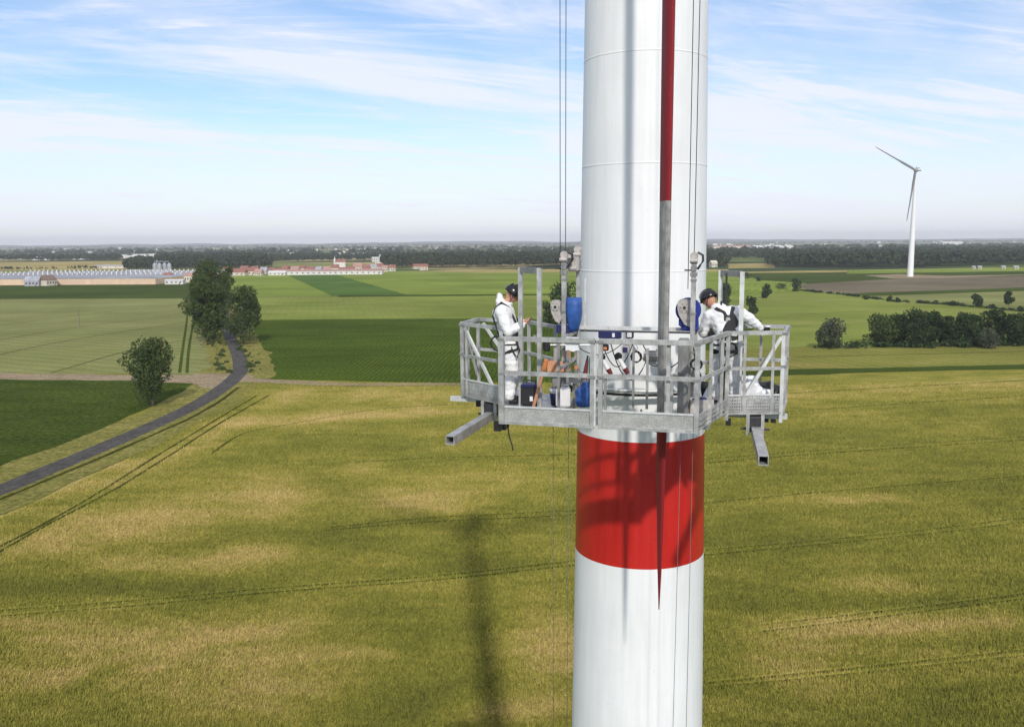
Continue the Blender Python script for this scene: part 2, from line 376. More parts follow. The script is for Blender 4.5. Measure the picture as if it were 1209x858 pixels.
M['forest_far'] = field_mat('distant_wooded_hill', (.022, .036, .018), (.045, .062, .028), .004, grain=.1, c3=(.12, .13, .06))
hills()

# wheat field below the turbine: crop surface with ripe, wind-laid areas
RIPE = [(210,606,95,24,.30,-8),(320,588,42,20,.26,0),(290,655,70,17,.34,-14),(95,628,80,18,.24,-10),(495,592,75,14,.30,4),(585,572,70,18,.26,0),(545,700,55,30,.06,0),
        (300,800,190,42,.24,0),(245,752,95,20,.20,-6),(60,745,75,14,.22,4),(650,760,60,42,.34,0),(430,548,28,10,.24,0),(440,490,170,7,.34,-3),(140,660,60,12,.2,0),(60,572,90,16,.26,-24),(30,650,60,14,.2,-10),
        (235,520,140,10,.22,-26),(985,590,62,7,.24,0),(1050,690,60,9,.24,2),(1080,742,130,12,.32,0),(930,775,50,26,.22,0),(1180,730,60,10,.26,0),(600,840,60,20,.26,0),(950,470,260,9,.14,-1),(1120,455,200,7,.2,-1),(560,470,170,8,.15,0),
        (400,465,120,8,.14,0),(530,640,50,16,.12,0),(900,830,100,18,.10,0),(40,800,90,20,.14,0),(360,740,60,14,.18,-6),
        (470,820,90,40,-.22,0),(120,800,50,8,-.20,-20),(60,690,110,10,-.16,0),(350,638,80,9,-.22,0),(450,620,60,6,-.16,-6),(560,655,60,24,-.14,0),(740,560,60,16,-.1,0),
        (180,700,160,12,-.08,0),(1000,640,200,24,-.12,0),(1150,560,160,22,-.10,0),(1180,840,90,30,-.16,0),(560,740,60,60,-.12,0),(1010,510,200,16,-.06,0),(300,540,60,8,-.10,-10),(1000,715,170,7,-.12,-3),(480,545,90,7,-.10,0)]
def ripeness(PX, PY):
    ripe = np.full_like(PX, .30)
    for cx_, cy_, rx, ry, s, a in RIPE:
        c, sn = math.cos(R(a)), math.sin(R(a)); dx, dy = PX - cx_, PY - cy_
        q = ((dx * c + dy * sn) / (rx * 1.15)) ** 2 + ((-dx * sn + dy * c) / (ry * 1.15)) ** 2
        ripe += s * 1.15 * np.exp(-q ** 1.3)
    return ripe
def wheat():
    xs = np.arange(-175, 260, .9); ys = np.arange(36, 262, .9); X, Y = np.meshgrid(xs, ys)
    f, r, u = (np.array(v) for v in (fw, rt2, up2))
    D = np.stack([X, Y, np.full_like(X, -H)], -1); zz = np.maximum(D @ f, 1); PX = 604.5 + FPX * (D @ r) / zz; PY = 429 - FPX * (D @ u) / zz
    ripe = ripeness(PX, PY)
    Zs = np.zeros_like(X)
    V = np.stack([X, Y, Zs], -1).reshape(-1, 3); ny, nx = X.shape
    i = np.arange(nx - 1)[None, :]; j = np.arange(ny - 1)[:, None]; a = (j * nx + i).ravel()
    Fc = np.stack([a, a + 1, a + nx + 1, a + nx], -1)
    me = mesh_np('wheat_field', V, Fc, 4); at_ = me.attributes.new('ripe', 'FLOAT', 'POINT'); at_.data.foreach_set('value', ripe.ravel().astype(np.float32))
    tag(link_mesh('wheat_field', me, M['wheat']), kind='structure')
wheat()

def standing_crop(n=620000):
    rs = np.random.RandomState(4); px = rs.uniform(-160, 1370, n); py = rs.uniform(452, 905, n)
    f, r, u = (np.array(v) for v in (fw, rt2, up2)); d = f * FPX + r * (px - 604.5)[:, None] - u * (py - 429)[:, None]; t = -H / d[:, 2]; x, y = d[:, 0] * t, d[:, 1] * t
    road = np.array([[*at(*p)[:2]] for p in [(-260,700),(-100,655),(0,612),(60,585),(120,557),(180,528),(225,502),(258,480),(285,462),(292,454)]]); o_ = np.argsort(road[:, 1]); lim = np.interp(y, road[o_, 1], road[o_, 0]); keep = (x > lim) & (y < 228)
    for pts, w in TR:
        q = np.array([[*at(*p)[:2]] for p in pts])
        for a, b in zip(q, q[1:]):
            ab = b - a; tt = np.clip(((x - a[0]) * ab[0] + (y - a[1]) * ab[1]) / (ab @ ab), 0, 1); keep &= np.hypot(x - a[0] - tt * ab[0], y - a[1] - tt * ab[1]) > w * .66
    x, y, px, py = x[keep], y[keep], px[keep], py[keep]; n = len(x); D = np.hypot(x, y); w = D / FPX * .62 * (.6 + .8 * rs.rand(n)); h = (.22 + .30 * rs.rand(n)); a = rs.uniform(0, PI, n); lean = rs.normal(size=(n, 2)) * .10 + np.array([.05, .03])
    c, s = np.cos(a) * w, np.sin(a) * w * .4; V = np.zeros((n, 3, 3)); V[:, 0] = np.stack([x - c, y - s, h * 0 + .02], -1); V[:, 1] = np.stack([x + c, y + s, h * 0 + .02], -1); V[:, 2] = np.stack([x + lean[:, 0], y + lean[:, 1], h], -1)
    ripe = ripeness(px, py) + rs.normal(size=n) * .07
    me = mesh_np('standing_wheat', V.reshape(-1, 3), np.arange(n * 3).reshape(n, 3), 3); at_ = me.attributes.new('ripe', 'FLOAT', 'POINT'); at_.data.foreach_set('value', np.repeat(ripe, 3).astype(np.float32))
    nr = np.zeros((n * 3, 3), np.float32); nr[:, 2] = 1; tag(link_mesh('standing_wheat', me, M['wheat']), kind='stuff')
def ribbon(name, px, w, mat, z, edge=False, wob=0, kind='structure', world=False, seed=0):
    pts = [Vector(p) for p in px] if world else [at(x, y, z) for x, y in px]
    for q in pts: q.z = z
    # Catmull-Rom refine
    P = [pts[0] * 2 - pts[1]] + pts + [pts[-1] * 2 - pts[-2]]; out = []
    for i in range(1, len(P) - 2):
        p0, p1, p2, p3 = P[i - 1:i + 3]; n = max(3, int((p2 - p1).length / 4)); n = min(n, 60)
        for k in range(n):
            t = k / n; out.append(.5 * ((2 * p1) + (-p0 + p2) * t + (2 * p0 - 5 * p1 + 4 * p2 - p3) * t * t + (-p0 + 3 * p1 - 3 * p2 + p3) * t ** 3))
    out.append(pts[-1]); V = []; A = []
    for i, p in enumerate(out):
        d = (out[min(i + 1, len(out) - 1)] - out[max(i - 1, 0)]).normalized(); s = Vector((-d.y, d.x, 0))
        ww = w / 2 * (1 + wob * mnoise.noise(Vector((i * .35, seed, z)))); ww2 = w / 2 * (1 + wob * mnoise.noise(Vector((i * .35, seed + 9, z))))
        o_ = s * (wob * .25 * w * mnoise.noise(Vector((i * .12, seed + 20, 0)))) if edge else Vector((0, 0, 0))
        V += [p - s * ww + o_, p + o_, p + s * ww2 + o_]; A += [0, 1, 0]
    F = []
    for i in range(len(out) - 1):
        a = i * 3; F += [(a + 1, a, a + 3, a + 4), (a + 2, a + 1, a + 4, a + 5)]
    o = pyd(name, V, F, M[mat])
    if o.data.polygons[0].normal.z < 0: o.data.flip_normals()
    if edge:
        at_ = o.data.attributes.new('edge', 'FLOAT', 'POINT'); at_.data.foreach_set('value', np.array(A, np.float32))
    return tag(o, kind=kind)

TR = [([(-40,730),(0,727),(190,712),(330,698),(460,689),(560,680),(640,671),(700,664)],.55),([(-40,723),(0,720),(190,706),(330,693),(460,684),(560,675),(640,666),(700,659)],.5),
      ([(318,466),(262,498),(215,528),(140,575),(60,617),(-20,662)],.75),([(303,467),(248,500),(198,530),(118,580),(50,619),(-20,655)],.7),
      ([(250,535),(286,512),(345,500),(445,483),(545,477)],.6),([(820,656),(950,644),(1100,629),(1240,612)],.5),([(820,650),(950,639),(1100,624),(1240,607)],.45),
      ([(900,737),(1000,726),(1086,716),(1240,697)],.45),([(900,745),(1000,733),(1086,722),(1240,703)],.45),([(825,547),(1000,533),(1240,517)],.6),([(825,542),(1000,529),(1240,513)],.5),
      ([(825,594),(1000,578),(1240,559)],.45),([(870,490),(1040,478),(1240,465)],.7),([(830,470),(1040,458),(1240,447)],.7),([(390,622),(500,611),(604,606),(700,601)],.45),([(380,626),(500,616),(604,611),(700,606)],.45),
      ([(420,545),(520,540),(690,536)],.5),
      ([(830,812),(1000,795),(1240,770)],.35),([(830,806),(1000,789),(1240,764)],.35)]
for k, (p, w) in enumerate(TR): ribbon('wheel_track', p, w * 1.35, 'track', .02 + .004 * k, edge=True, wob=.5, seed=k * 3.1)

standing_crop()
for k, p in enumerate(([(-60, 432), (80, 402), (222, 380)], [(-60, 412), (80, 388), (224, 370)], [(-60, 392), (100, 371), (222, 359)], [(60, 440), (160, 412), (240, 398)])): ribbon('wheel_track', p, 1.1, 'track', .075 + .003 * k, edge=True, wob=.5, seed=50 + k)
MT = [([(300, 398), (420, 396), (560, 397)], 1.0), ([(300, 424), (420, 420), (560, 421)], .8), ([(268, 356), (450, 356.5), (690, 355)], 1.2), ([(268, 365), (450, 366), (690, 364)], 1.2), ([(930, 372), (1080, 366), (1260, 376)], 1.2), ([(850, 392), (930, 385), (960, 384)], 1.0), ([(940, 421), (1080, 418), (1260, 413)], .9), ([(300, 333), (460, 331), (640, 330)], 2.0)]
for k, (p, w) in enumerate(MT): ribbon('wheel_track', p, w, 'track', .14 + .003 * k, edge=True, wob=.5, seed=80 + k)
# fields beyond (each sheet a little above the one it overlaps)
sheet('beet_field', [(-120,447),(0,447),(160,449),(232,452),(206,468),(150,492),(70,530),(0,560),(-120,622)], 'beet', .05)
sheet('field_track', [(-200,440),(0,440),(150,442),(250,443),(258,450),(238,453),(150,449.5),(0,447.5),(-200,446)], 'dirt', .06)
sheet('young_wheat_field', [(-200,353),(222,350),(236,372),(262,443),(120,441),(-200,439.5)], 'pale', .04)
sheet('dark_crop_field', [(-200,337.5),(0,337),(226,334.5),(240,352),(-200,354)], 'beet3', .07)
sheet('dark_green_field', [(300,378),(420,376.5),(560,376),(760,377),(900,378),(870,410),(820,436),(700,452),(540,452),(296,447.5),(300,432)], 'beet2', .05)
sheet('green_field', [(258,346),(600,350),(860,349),(880,379),(300,380),(268,372)], 'lime2', .035)
sheet('light_green_field', [(262,326),(470,320.5),(800,317),(870,320),(880,351),(270,349)], 'lime', .045)
sheet('green_wedge_field', [(340,325),(396,324),(482,348.5),(392,349.5)], 'mid', .06)
sheet('golden_field', [(470,320.8),(560,318.6),(760,317),(860,318),(860,320.5),(700,321.5),(560,322)], 'gold', .07)
sheet('grass_belt', [(400,348.5),(690,346.5),(690,348.2),(400,350.6)], 'beet3', .08)
# right side
sheet('olive_field', [(800,345),(880,338),(1010,342),(1300,372),(1300,412),(1100,413),(960,412),(820,430),(800,400)], 'lime2', .04)
sheet('ripe_strip_field', [(780,438),(820,414),(960,409),(1300,403),(1300,431),(1000,436)], 'olive', .06)
sheet('grass_strip', [(700,446),(930,436),(1060,433.5),(1300,428),(1300,433.5),(1060,438.5),(930,443),(700,452)], 'beet3', .08)
sheet('upper_field', [(800,322),(1300,314),(1300,322),(1100,325),(900,327),(800,330)], 'gold', .03)
sheet('light_green_field', [(800,327),(900,325.5),(960,330),(940,342),(870,352),(800,352)], 'lime', .05)
sheet('dark_crop_field', [(865,322.5),(1010,321.5),(1300,318),(1300,326),(960,335),(900,331)], 'beet3', .06)
sheet('lime_strip_field', [(1000,319),(1300,314.5),(1300,318.8),(1000,323.2)], 'lime', .075)
sheet('ploughed_field', [(938,336),(1060,329),(1300,324.5),(1300,337),(1160,342),(1010,346.5),(955,343)], 'soil', .08)
sheet('green_strip', [(985,347),(1160,341.2),(1300,335.5),(1300,341),(1160,345),(1030,349.5)], 'beet3', .09)
sheet('grey_green_field', [(1000,349),(1160,344.5),(1300,340.5),(1300,372),(1120,357)], 'pale', .07)
sheet('meadow', [(-200,309),(0,309.5),(150,308),(150,318),(-200,321)], 'gold', .03)
sheet('meadow', [(860,311.5),(915,310.5),(915,316),(860,317)], 'gold', .09)

ROAD = [(-260,650),(-100,612),(0,578),(60,553),(120,528),(180,502),(225,481),(255,463),(275,448),(284,436),(282,421),(275,405),(268,390),(264,376),(262,362),(259,350),(254,338),(247,328)]
VERL = [(p[0], p[1]) for p in ROAD]
ribbon('verge', ROAD[:9], 17.5, 'grass_verge', .10, wob=.22, seed=2)
ribbon('verge', ROAD[8:15], 19, 'grass_verge', .105, wob=.3, seed=5)
ribbon('verge', ROAD[14:], 12, 'grass_verge', .108, wob=.3, seed=8)
sheet('gravel_apron', [(228,441),(282,441),(300,443),(296,449),(276,452),(262,459),(238,458),(226,450)], 'dirt', .115)
sheet('field_track', [(290,446),(330,448),(420,452),(560,452),(560,454.5),(420,455.5),(330,453),(292,450)], 'dirt', .118)
ribbon('road', ROAD, 4.4, 'asphalt', .13, wob=.07, seed=3)
ribbon('grass_kerb', [(x + 6, y + 9) for x, y in ROAD[1:9]], 1.5, 'track', .112, edge=True, wob=.8, seed=4)
for dx in (0, 8): ribbon('wheel_track', [(220 + dx, 350), (221 + dx, 372), (216 + dx * .9, 410), (212 + dx * 1.1, 440)], .9, 'beet3', .07 + dx * .001, wob=.2)
sheet('turbine_pad', [(1020,325.2),(1060,323.6),(1100,325),(1120,325.5),(1209,324.2),(1209,325),(1110,328.3),(1052,328.6)], 'dirt', .13)

# ------------------------------------------------------------------ the tower
P0 = Vector((1.11, 11.45, 0)); ANG = -R(15.66); UA = Vector((math.cos(ANG), math.sin(ANG), 0)); VA = Vector((-math.sin(ANG), math.cos(ANG), 0))
ZD = H - 2.38
def loc(u, v, w=0): return P0 + UA * u + VA * v + Vector((0, 0, ZD + w))
TX, TY = 2.275, 15.35
def trad(z): return 1.00 + (41 - z) * .0142
HUBZ = 66.5
tower = empty('wind_turbine', (TX, TY, 0), ANG, 'huge white turbine tower with a broad red band, ringed by the work platform', 'wind turbine')
ZB0, ZB1 = 30.52, 32.69      # red band
def shell(name, z0, z1, mat, dr=0, n=96, steps=1):
    return obj(name, lathe(BM(), [(trad(z0 + (z1 - z0) * k / steps) + dr, z0 + (z1 - z0) * k / steps) for k in range(steps + 1)], n), M[mat], tower, True)
shell('tower_section', 0, ZB0, 'tower_white', steps=6)
shell('red_band', ZB0, ZB1, 'tower_red', .0)
seams = [35.50 + 1.73 * k for k in range(-2, 18)]; seams = [s for s in seams if not ZB0 - .1 < s < ZB1 + .1]
prev = ZB1
for s in seams + [HUBZ - 1.6]:
    if s <= ZB1: continue
    shell('tower_section', prev, s, 'tower_white'); prev = s
for s in seams:
    r_ = trad(s)
    obj('weld_seam', lathe(BM(), [(r_ + .0005, s - .016), (r_ + .0045, s - .006), (r_ + .0045, s + .006), (r_ + .0005, s + .016)], 96), M['tower_white'], tower, True)
for a, z in ((-128, 32.0), (-150, 31.55), (-75, 32.15), (-92, 31.55), (-70, 31.05), (-118, 31.05), (-140, 30.95)):      # small fixing clips on the red band
    rr = trad(z); q = Vector((rr * math.cos(R(a)), rr * math.sin(R(a)), z)); bm = BM()
    for s in (-1, 1): beam(bm, q + Vector((s * .035, 0, .02)), q + Vector((0, 0, -.012)), .012, .012)
    obj('fixing_clip', bm, M['tower_red'], tower)
# nacelle, hub and the other two blades stand above the picture; their shadow lies on the field
bm = BM(); box(bm, (0, .6, HUBZ), (2.6, 7.5, 2.7)); bmesh.ops.bevel(bm, geom=bm.edges[:], offset=.35, segments=2, affect='EDGES'); obj('nacelle', bm, M['blade_white'], tower)
BU, BV = .785, .78                                      # where the hanging blade's axis crosses the platform
hub_w = loc(BU, BV, 0); inv = Matrix.Rotation(-ANG, 3, 'Z') @ (Vector((hub_w.x, hub_w.y, 0)) - Vector((TX, TY, 0)))
bm = BM(); bmesh.ops.create_uvsphere(bm, u_segments=24, v_segments=12, radius=1.25, matrix=Matrix.Translation((inv.x, inv.y, HUBZ)) @ Matrix.Diagonal((1, 1.2, 1, 1))); obj('hub', bm, M['blade_white'], tower, True)
TIPZ = 30.78
def blade_sections(length, rootz=1.0):
    """(distance from hub centre, width seen from the front, depth)"""
    S = []
    for k in range(61):
        d = rootz + (length - rootz) * k / 60; t = length - d      # metres from the tip
        if t < .001: w, c = .012, .02
        else:
            w = .012 + .095 * min(1, t / 2.4) ** .75 + .030 * min(1, max(0, t - 2.2) / 7) + .8 * max(0, (t - 17) / 18) ** 1.4
            c = .04 + .24 * min(1, t / 2.6) ** .7 + .12 * min(1, t / 9) + 1.2 * max(0, min(1, (t - 17) / 12))
        if d < 3: w = c = 1.5
        S.append((d, w, c))
    return S
TW = R(22)
def blade(rot, zones):
    """zones: list of (from, to, material) as distances from the tip"""
    L = HUBZ - TIPZ; S = blade_sections(L)
    b = bpy.data.objects.new('blade', None); C.objects.link(b); b.parent = tower; b.location = (inv.x, inv.y, HUBZ); b.rotation_euler = (0, rot, 0)
    for z0, z1, mat in zones:
        ds = sorted({L - z0, L - z1} | {s[0] for s in S if L - z1 < s[0] < L - z0}); bm = BM(); rings = []
        for d in ds:
            w = np.interp(d, [s[0] for s in S], [s[1] for s in S]); c = np.interp(d, [s[0] for s in S], [s[2] for s in S]); w = max(w, .30 + .045 * min(30, L - d)) if rot and d > 4 else w  # the two unseen blades are widened here to strengthen their field shadow
            pts = [(-.30, -.42), (-.10, -.50), (.12, -.48), (.32, -.36), (.45, -.16), (.5, .06), (.42, .30), (.24, .45), (0, .5), (-.22, .46), (-.42, .34), (-.5, .10), (-.48, -.2)]; ca_, sa_ = math.cos(TW), math.sin(TW)
            rings.append([bm.verts.new((x * w * ca_ - y * c * sa_, x * w * sa_ + y * c * ca_, -d)) for x, y in pts])
        for a, q in zip(rings, rings[1:]):
            for k in range(len(a)): bm.faces.new((a[k], q[k], q[(k + 1) % len(a)], a[(k + 1) % len(a)]))
        bm.faces.new(rings[0]); bm.faces.new(rings[-1][::-1])
        bmesh.ops.recalc_face_normals(bm, faces=bm.faces)
        o = obj('blade_shell', bm, M[mat], None); o.parent = b
    return b
blade(0, [(0, 2.75, 'blade_red'), (2.75, 5.74, 'blade_grey'), (5.74, 11.0, 'blade_red'), (11.0, HUBZ - TIPZ - 1, 'blade_white')])
for r_ in (R(120), R(-120)): blade(r_, [(0, 3, 'blade_red'), (3, 6.2, 'blade_white'), (6.2, 11, 'blade_red'), (11, HUBZ - TIPZ - 1, 'blade_white')])

# ------------------------------------------------------------------ the suspended work platform
PF = empty('work_platform', (P0.x, P0.y, ZD), ANG, 'aluminium work platform with railings hanging before the white tower, carrying two workers', 'work platform')
def pf(name, bm, mat='alu', parent=None, smooth=False): return obj(name, bm, M[mat], parent or PF, smooth)
FLc, FRc = (-1.3, 0), (1.3, 0); A1, B1, C1 = (-1.71, 1.34), (-2.52, 1.94), (-2.52, 2.78); A2, B2, C2 = (1.63, 1.34), (2.40, 1.58), (2.46, 2.45)
D1, E1, E2, D2 = (-1.55, 2.45), (-.95, 1.75), (1.15, 1.75), (1.7, 2.45)
RT = 1.085
def v3(p, w): return (p[0], p[1], w)
def bar(name, a, b, wa, wb=None, w=.05, h=.05, mat='alu', ext=0): return pf(name, beam(BM(), v3(a, wa), v3(b, wa if wb is None else wb), w, h, ext), mat)
def post(p, w0=-.05, w1=RT - .03, s=.05, mat='alu', name='post'): bm = BM(); box(bm, (p[0], p[1], (w0 + w1) / 2), (s, s, w1 - w0)); return pf(name, bm, mat)
def lerp(a, b, t): return (a[0] + (b[0] - a[0]) * t, a[1] + (b[1] - a[1]) * t)
outline = [FLc, FRc, A2, B2, C2, D2, E2, E1, D1, C1, B1, A1]
# decks
def plate(name, pts, w0=-.045, w1=0, mat='deck'):
    n = len(pts); V = [v3(p, w0) for p in pts] + [v3(p, w1) for p in pts]
    F = [list(range(n))[::-1], list(range(n, 2 * n))] + [(i, (i + 1) % n, n + (i + 1) % n, n + i) for i in range(n)]
    o = pyd(name, V, F, M[mat], PF); bm = BM(); bm.from_mesh(o.data); bmesh.ops.recalc_face_normals(bm, faces=bm.faces); bm.to_mesh(o.data); bm.free(); return o
plate('deck_plate', [(-1.27, .03), (1.27, .03), (1.39, .42), (-1.39, .42)])
plate('deck_plate', [(-1.40, .43), (-.62, .43), (-.62, 1.70), (-.95, 1.72), (-1.52, 2.40), (-1.66, 2.45), (-1.66, 1.34)])
plate('deck_plate', [(-1.68, 1.37), (-1.68, 2.50), (-2.48, 2.74), (-2.48, 1.96)])
plate('deck_plate', [(.98, .43), (1.40, .43), (1.60, 1.36), (1.62, 2.38), (1.15, 1.72), (.98, 1.70)])
plate('deck_plate', [(1.64, 1.38), (2.36, 1.61), (2.42, 2.42), (1.66, 2.42)])
# front panels: diamond plate toe boards with flat face, two panels meeting at a double post
for a, b in (((-1.29, 0), (-.03, 0)), ((.03, 0), (1.29, 0))):
    bm = BM(); beam(bm, v3(a, .052), v3(b, .052), .006, .20); pf('toe_board', bm, 'toe')
    bar('toe_rail', a, b, .158, w=.036, h=.022, mat='alu_white'); bar('bottom_rail', a, b, -.062, w=.04, h=.04)
    bar('top_rail', a, b, RT, w=.05, h=.062); bar('mid_rail', a, b, .62, w=.045, h=.055)
post(FLc, -.08, RT, .075); post((-.055, -.004), -.08, RT - .032, .055); post((.055, -.004), -.08, RT - .032, .055)
bm = BM(); beam(bm, (-.02, -.012, 1.03), (-.02, -.012, -.06), .03, .02); pf('hinge_strip', bm, 'alu_white'); post(FRc, -.08, RT + .01, .06)
for u_ in (.93,): post((u_, .05), .0, RT - .03, .05)
post((.115, .02), .16, .62, .03, 'alu_dull')
# open slotted side pieces between the front corners and the wings
def slotted(a, b, n=3):
    for k in range(n + 1): bar('toe_slat', a, b, -.05 + k * .062, w=.02, h=.026, mat='alu')
    for t in (.02, .35, .68, .98): q = lerp(a, b, t); post(q, -.05, .14, .03, 'alu', 'slat_bracket')
for a, b in ((FRc, A2), (FLc, A1)):
    slotted(a, b); bar('top_rail', a, b, RT, w=.05, h=.06); bar('mid_rail', a, b, .60, w=.04, h=.045)
    for t in (.42, .80): post(lerp(a, b, t), -.04, RT - .03, .045)
post(A2, -.16, RT, .055); post(A1, -.30, RT, .055, 'alu_dull')
# perforated toe boards on the wings
def perforated(a, b, w0, w1, nx, nz, mat='alu'):
    a3, b3 = Vector(v3(a, 0)), Vector(v3(b, 0)); d = b3 - a3; nrm = d.cross(Vector((0, 0, 1))).normalized(); V = []; F = []
    for j in range(nz):
        for i in range(nx):
            o_ = len(V); x0, x1 = i / nx, (i + 1) / nx; z0, z1 = w0 + (w1 - w0) * j / nz, w0 + (w1 - w0) * (j + 1) / nz
            cx_, cz_ = (x0 + x1) / 2, (z0 + z1) / 2; hx, hz_ = (x1 - x0) * .24, (z1 - z0) * .22
            for (x, z) in ((x0, z0), (x1, z0), (x1, z1), (x0, z1)): V.append(a3 + d * x + Vector((0, 0, z)))
            for (x, z) in ((cx_ - hx, cz_ - hz_), (cx_ + hx, cz_ - hz_), (cx_ + hx, cz_ + hz_), (cx_ - hx, cz_ + hz_)): V.append(a3 + d * x + Vector((0, 0, z)))
            for k in range(4): F.append((o_ + k, o_ + (k + 1) % 4, o_ + 4 + (k + 1) % 4, o_ + 4 + k))
    me = bpy.data.meshes.new('toe_board'); me.from_pydata(V, [], F); bm = BM(); bm.from_mesh(me); bmesh.ops.remove_doubles(bm, verts=bm.verts, dist=.0005)
    r_ = bmesh.ops.solidify(bm, geom=bm.faces[:], thickness=.004); pf('toe_board', bm, mat)
    bm = BM(); beam(bm, Vector(v3(lerp(a, b, .02), 0)) - nrm * -.05 + Vector((0, 0, (w0 + w1) / 2)), Vector(v3(lerp(a, b, .98), 0)) + nrm * .05 + Vector((0, 0, (w0 + w1) / 2)), .004, w1 - w0 - .03)
    bm.free()
def frame_panel(a, b, diag=None, perf=True, mids=(.5,), low=-.06):
    bar('top_rail', a, b, RT, w=.045, h=.055); bar('mid_rail', a, b, .58, w=.04, h=.045); bar('bottom_rail', a, b, low, w=.045, h=.035)
    for t in mids: post(lerp(a, b, t), -.05, RT - .028, .04)
    if perf:
        perforated(a, b, -.035, .19, 24, 5); bar('toe_rail', a, b, .20, w=.03, h=.02, mat='alu_white')
    if diag: bar('brace', lerp(a, b, diag[0]), lerp(a, b, diag[1]), RT - .06, .2, w=.035, h=.045, mat='alu_white')
frame_panel(B1, A1, (.08, .78), mids=(.12,)); frame_panel(A2, B2, (.93, .34), mids=(.30, .80))
frame_panel(B1, C1, None, False, (.35,)); frame_panel(B2, C2, None, False, (.3,))
frame_panel(C1, D1, (.1, .8), False, (.45,)); frame_panel(C2, D2, None, False, (.5,))
frame_panel(D1, E1, None, False, ()); frame_panel(D2, E2, None, False, ())
for p in (B1, B2): post(p, -.10, RT + .035, .055)
for p in (C1, C2, D1, D2): post(p, -.06, RT, .05)
for p in (E1, E2): post(p, -.04, RT, .05)
for (a, w0, w1) in (((-2.50, 2.02), RT - .08, .18),): bar('brace', a, (-2.50, 2.62), w0, w1, w=.03, h=.04, mat='alu_white')
post(lerp(A2, B2, .97), -.2, RT + .02, .05, 'alu_white')
# rails in front of the tower
bar('top_rail', E1, E2, RT, w=.05, h=.05, mat='alu_white'); bar('guard_rail', (-.95, 1.82), (1.15, 1.82), RT - .055, w=.03, h=.028, mat='alu_dull')
bar('mid_rail', (-.95, 1.75), (1.15, 1.75), .86, w=.04, h=.035, mat='alu_dull')
bar('mid_rail', (-.62, .46), (-.62, 1.7), .62, w=.035, h=.04); bar('mid_rail', (.99, .46), (.99, 1.7), .62, w=.035, h=.04)
bar('top_rail', (-.62, .46), (-.62, 1.72), 1.02, w=.035, h=.04)
for p in ((-.62, .5), (-.62, 1.1), (-.62, 1.68)): post(p, 0, 1.02, .035, 'alu_dull')
post((.40, .62), -.02, .95, .03, 'alu_dull'); post((.52, 1.2), -.02, .86, .035)
# curved tubular bow that bears on the tower
bm = BM(); poly_tube(bm, [(-1.15, 1.9, -.03), (-1.05, 2.35, -.02)] + [(math.sin(a) * 1.34 + .03, 4.0 - math.cos(a) * 1.34, -.02) for a in np.linspace(-.95, .95, 15)] + [(1.2, 2.35, -.02), (1.3, 1.9, -.03)], .028, 8); pf('bearing_bow', bm, 'alu_white', smooth=True)
bm = BM(); poly_tube(bm, [(math.sin(a) * 1.30 + .03, 4.0 - math.cos(a) * 1.30, -.09) for a in np.linspace(-.9, .9, 15)], .022, 8); pf('rubber_pad', bm, 'rubber', smooth=True)
for s, u_ in ((-1, -1.15), (1, 1.25)):
    bm = BM(); beam(bm, (u_, 1.8, -.08), (u_ * 1.02, 3.6, -.08), .07, .07); pf('bearing_arm', bm)
    bm = BM(); cyl(bm, (u_ * 1.02 - s * .02, 3.5, -.08), (u_ * 1.02 - s * .13, 3.5, -.08), .13, n=20); pf('roller', bm, 'rubber')
# understructure
for (a, b) in (((-2.74, 1.98), (-1.55, 1.98)), ((1.5, 1.70), (2.47, 1.70))):
    bm = BM(); tube_box(bm, v3(a, -.135), v3(b, -.135), .075); pf('cross_beam', bm, 'alu_white')
for (a, b) in (((-2.6, 2.3), (2.5, 2.3)),): pass
bm = BM(); tube_box(bm, (-1.95, -.30, -.285), (-1.90, 2.2, -.285), .125, .012); pf('outrigger_beam', bm, 'alu')
bm = BM(); tube_box(bm, (2.14, -.42, -.285), (2.00, 2.0, -.285), .125, .012); pf('outrigger_beam', bm, 'alu')
for u_, v_ in ((-1.93, 1.50), (2.03, 1.35)):
    bm = BM(); box(bm, (u_, v_ + .1, -.20), (.17, .34, .20)); pf('beam_clamp', bm, 'steel_dark')
    for du in (-.10, .10):
        bm = BM(); box(bm, (u_ + du, v_ - .06, -.20), (.045, .045, .30)); pf('clamp_bar', bm)
    bm = BM(); cyl(bm, (u_ - .2, v_ + .02, -.27), (u_ + .2, v_ + .02, -.27), .018, n=8); pf('clamp_pin', bm, 'steel_dark')
for u_, v_ in ((-2.25, 1.92), (-2.12, 1.86), (2.28, 1.72), (2.18, 1.74), (1.66, 1.38)):
    bm = BM(); box(bm, (u_, v_, -.19), (.07, .08, .09)); pf('fixing_block', bm, 'black')
bm = BM(); box(bm, (-1.52, .9, -.2), (.07, .22, .30)); pf('beam_clamp', bm, 'black'); bm = BM(); box(bm, (-1.38, .06, -.13), (.10, .05, .14)); pf('beam_clamp', bm, 'black')
for k, (a, b) in enumerate((((-1.5, .5), (1.45, .5)), ((-1.6, 1.5), (-.6, 1.5)), ((1.0, 1.5), (1.6, 1.5)), ((-.62, .45), (-.62, 2.2)), ((.98, .45), (.98, 2.2)))): bar('deck_beam', a, b, -.085, w=.06, h=.07, mat='alu_dull')
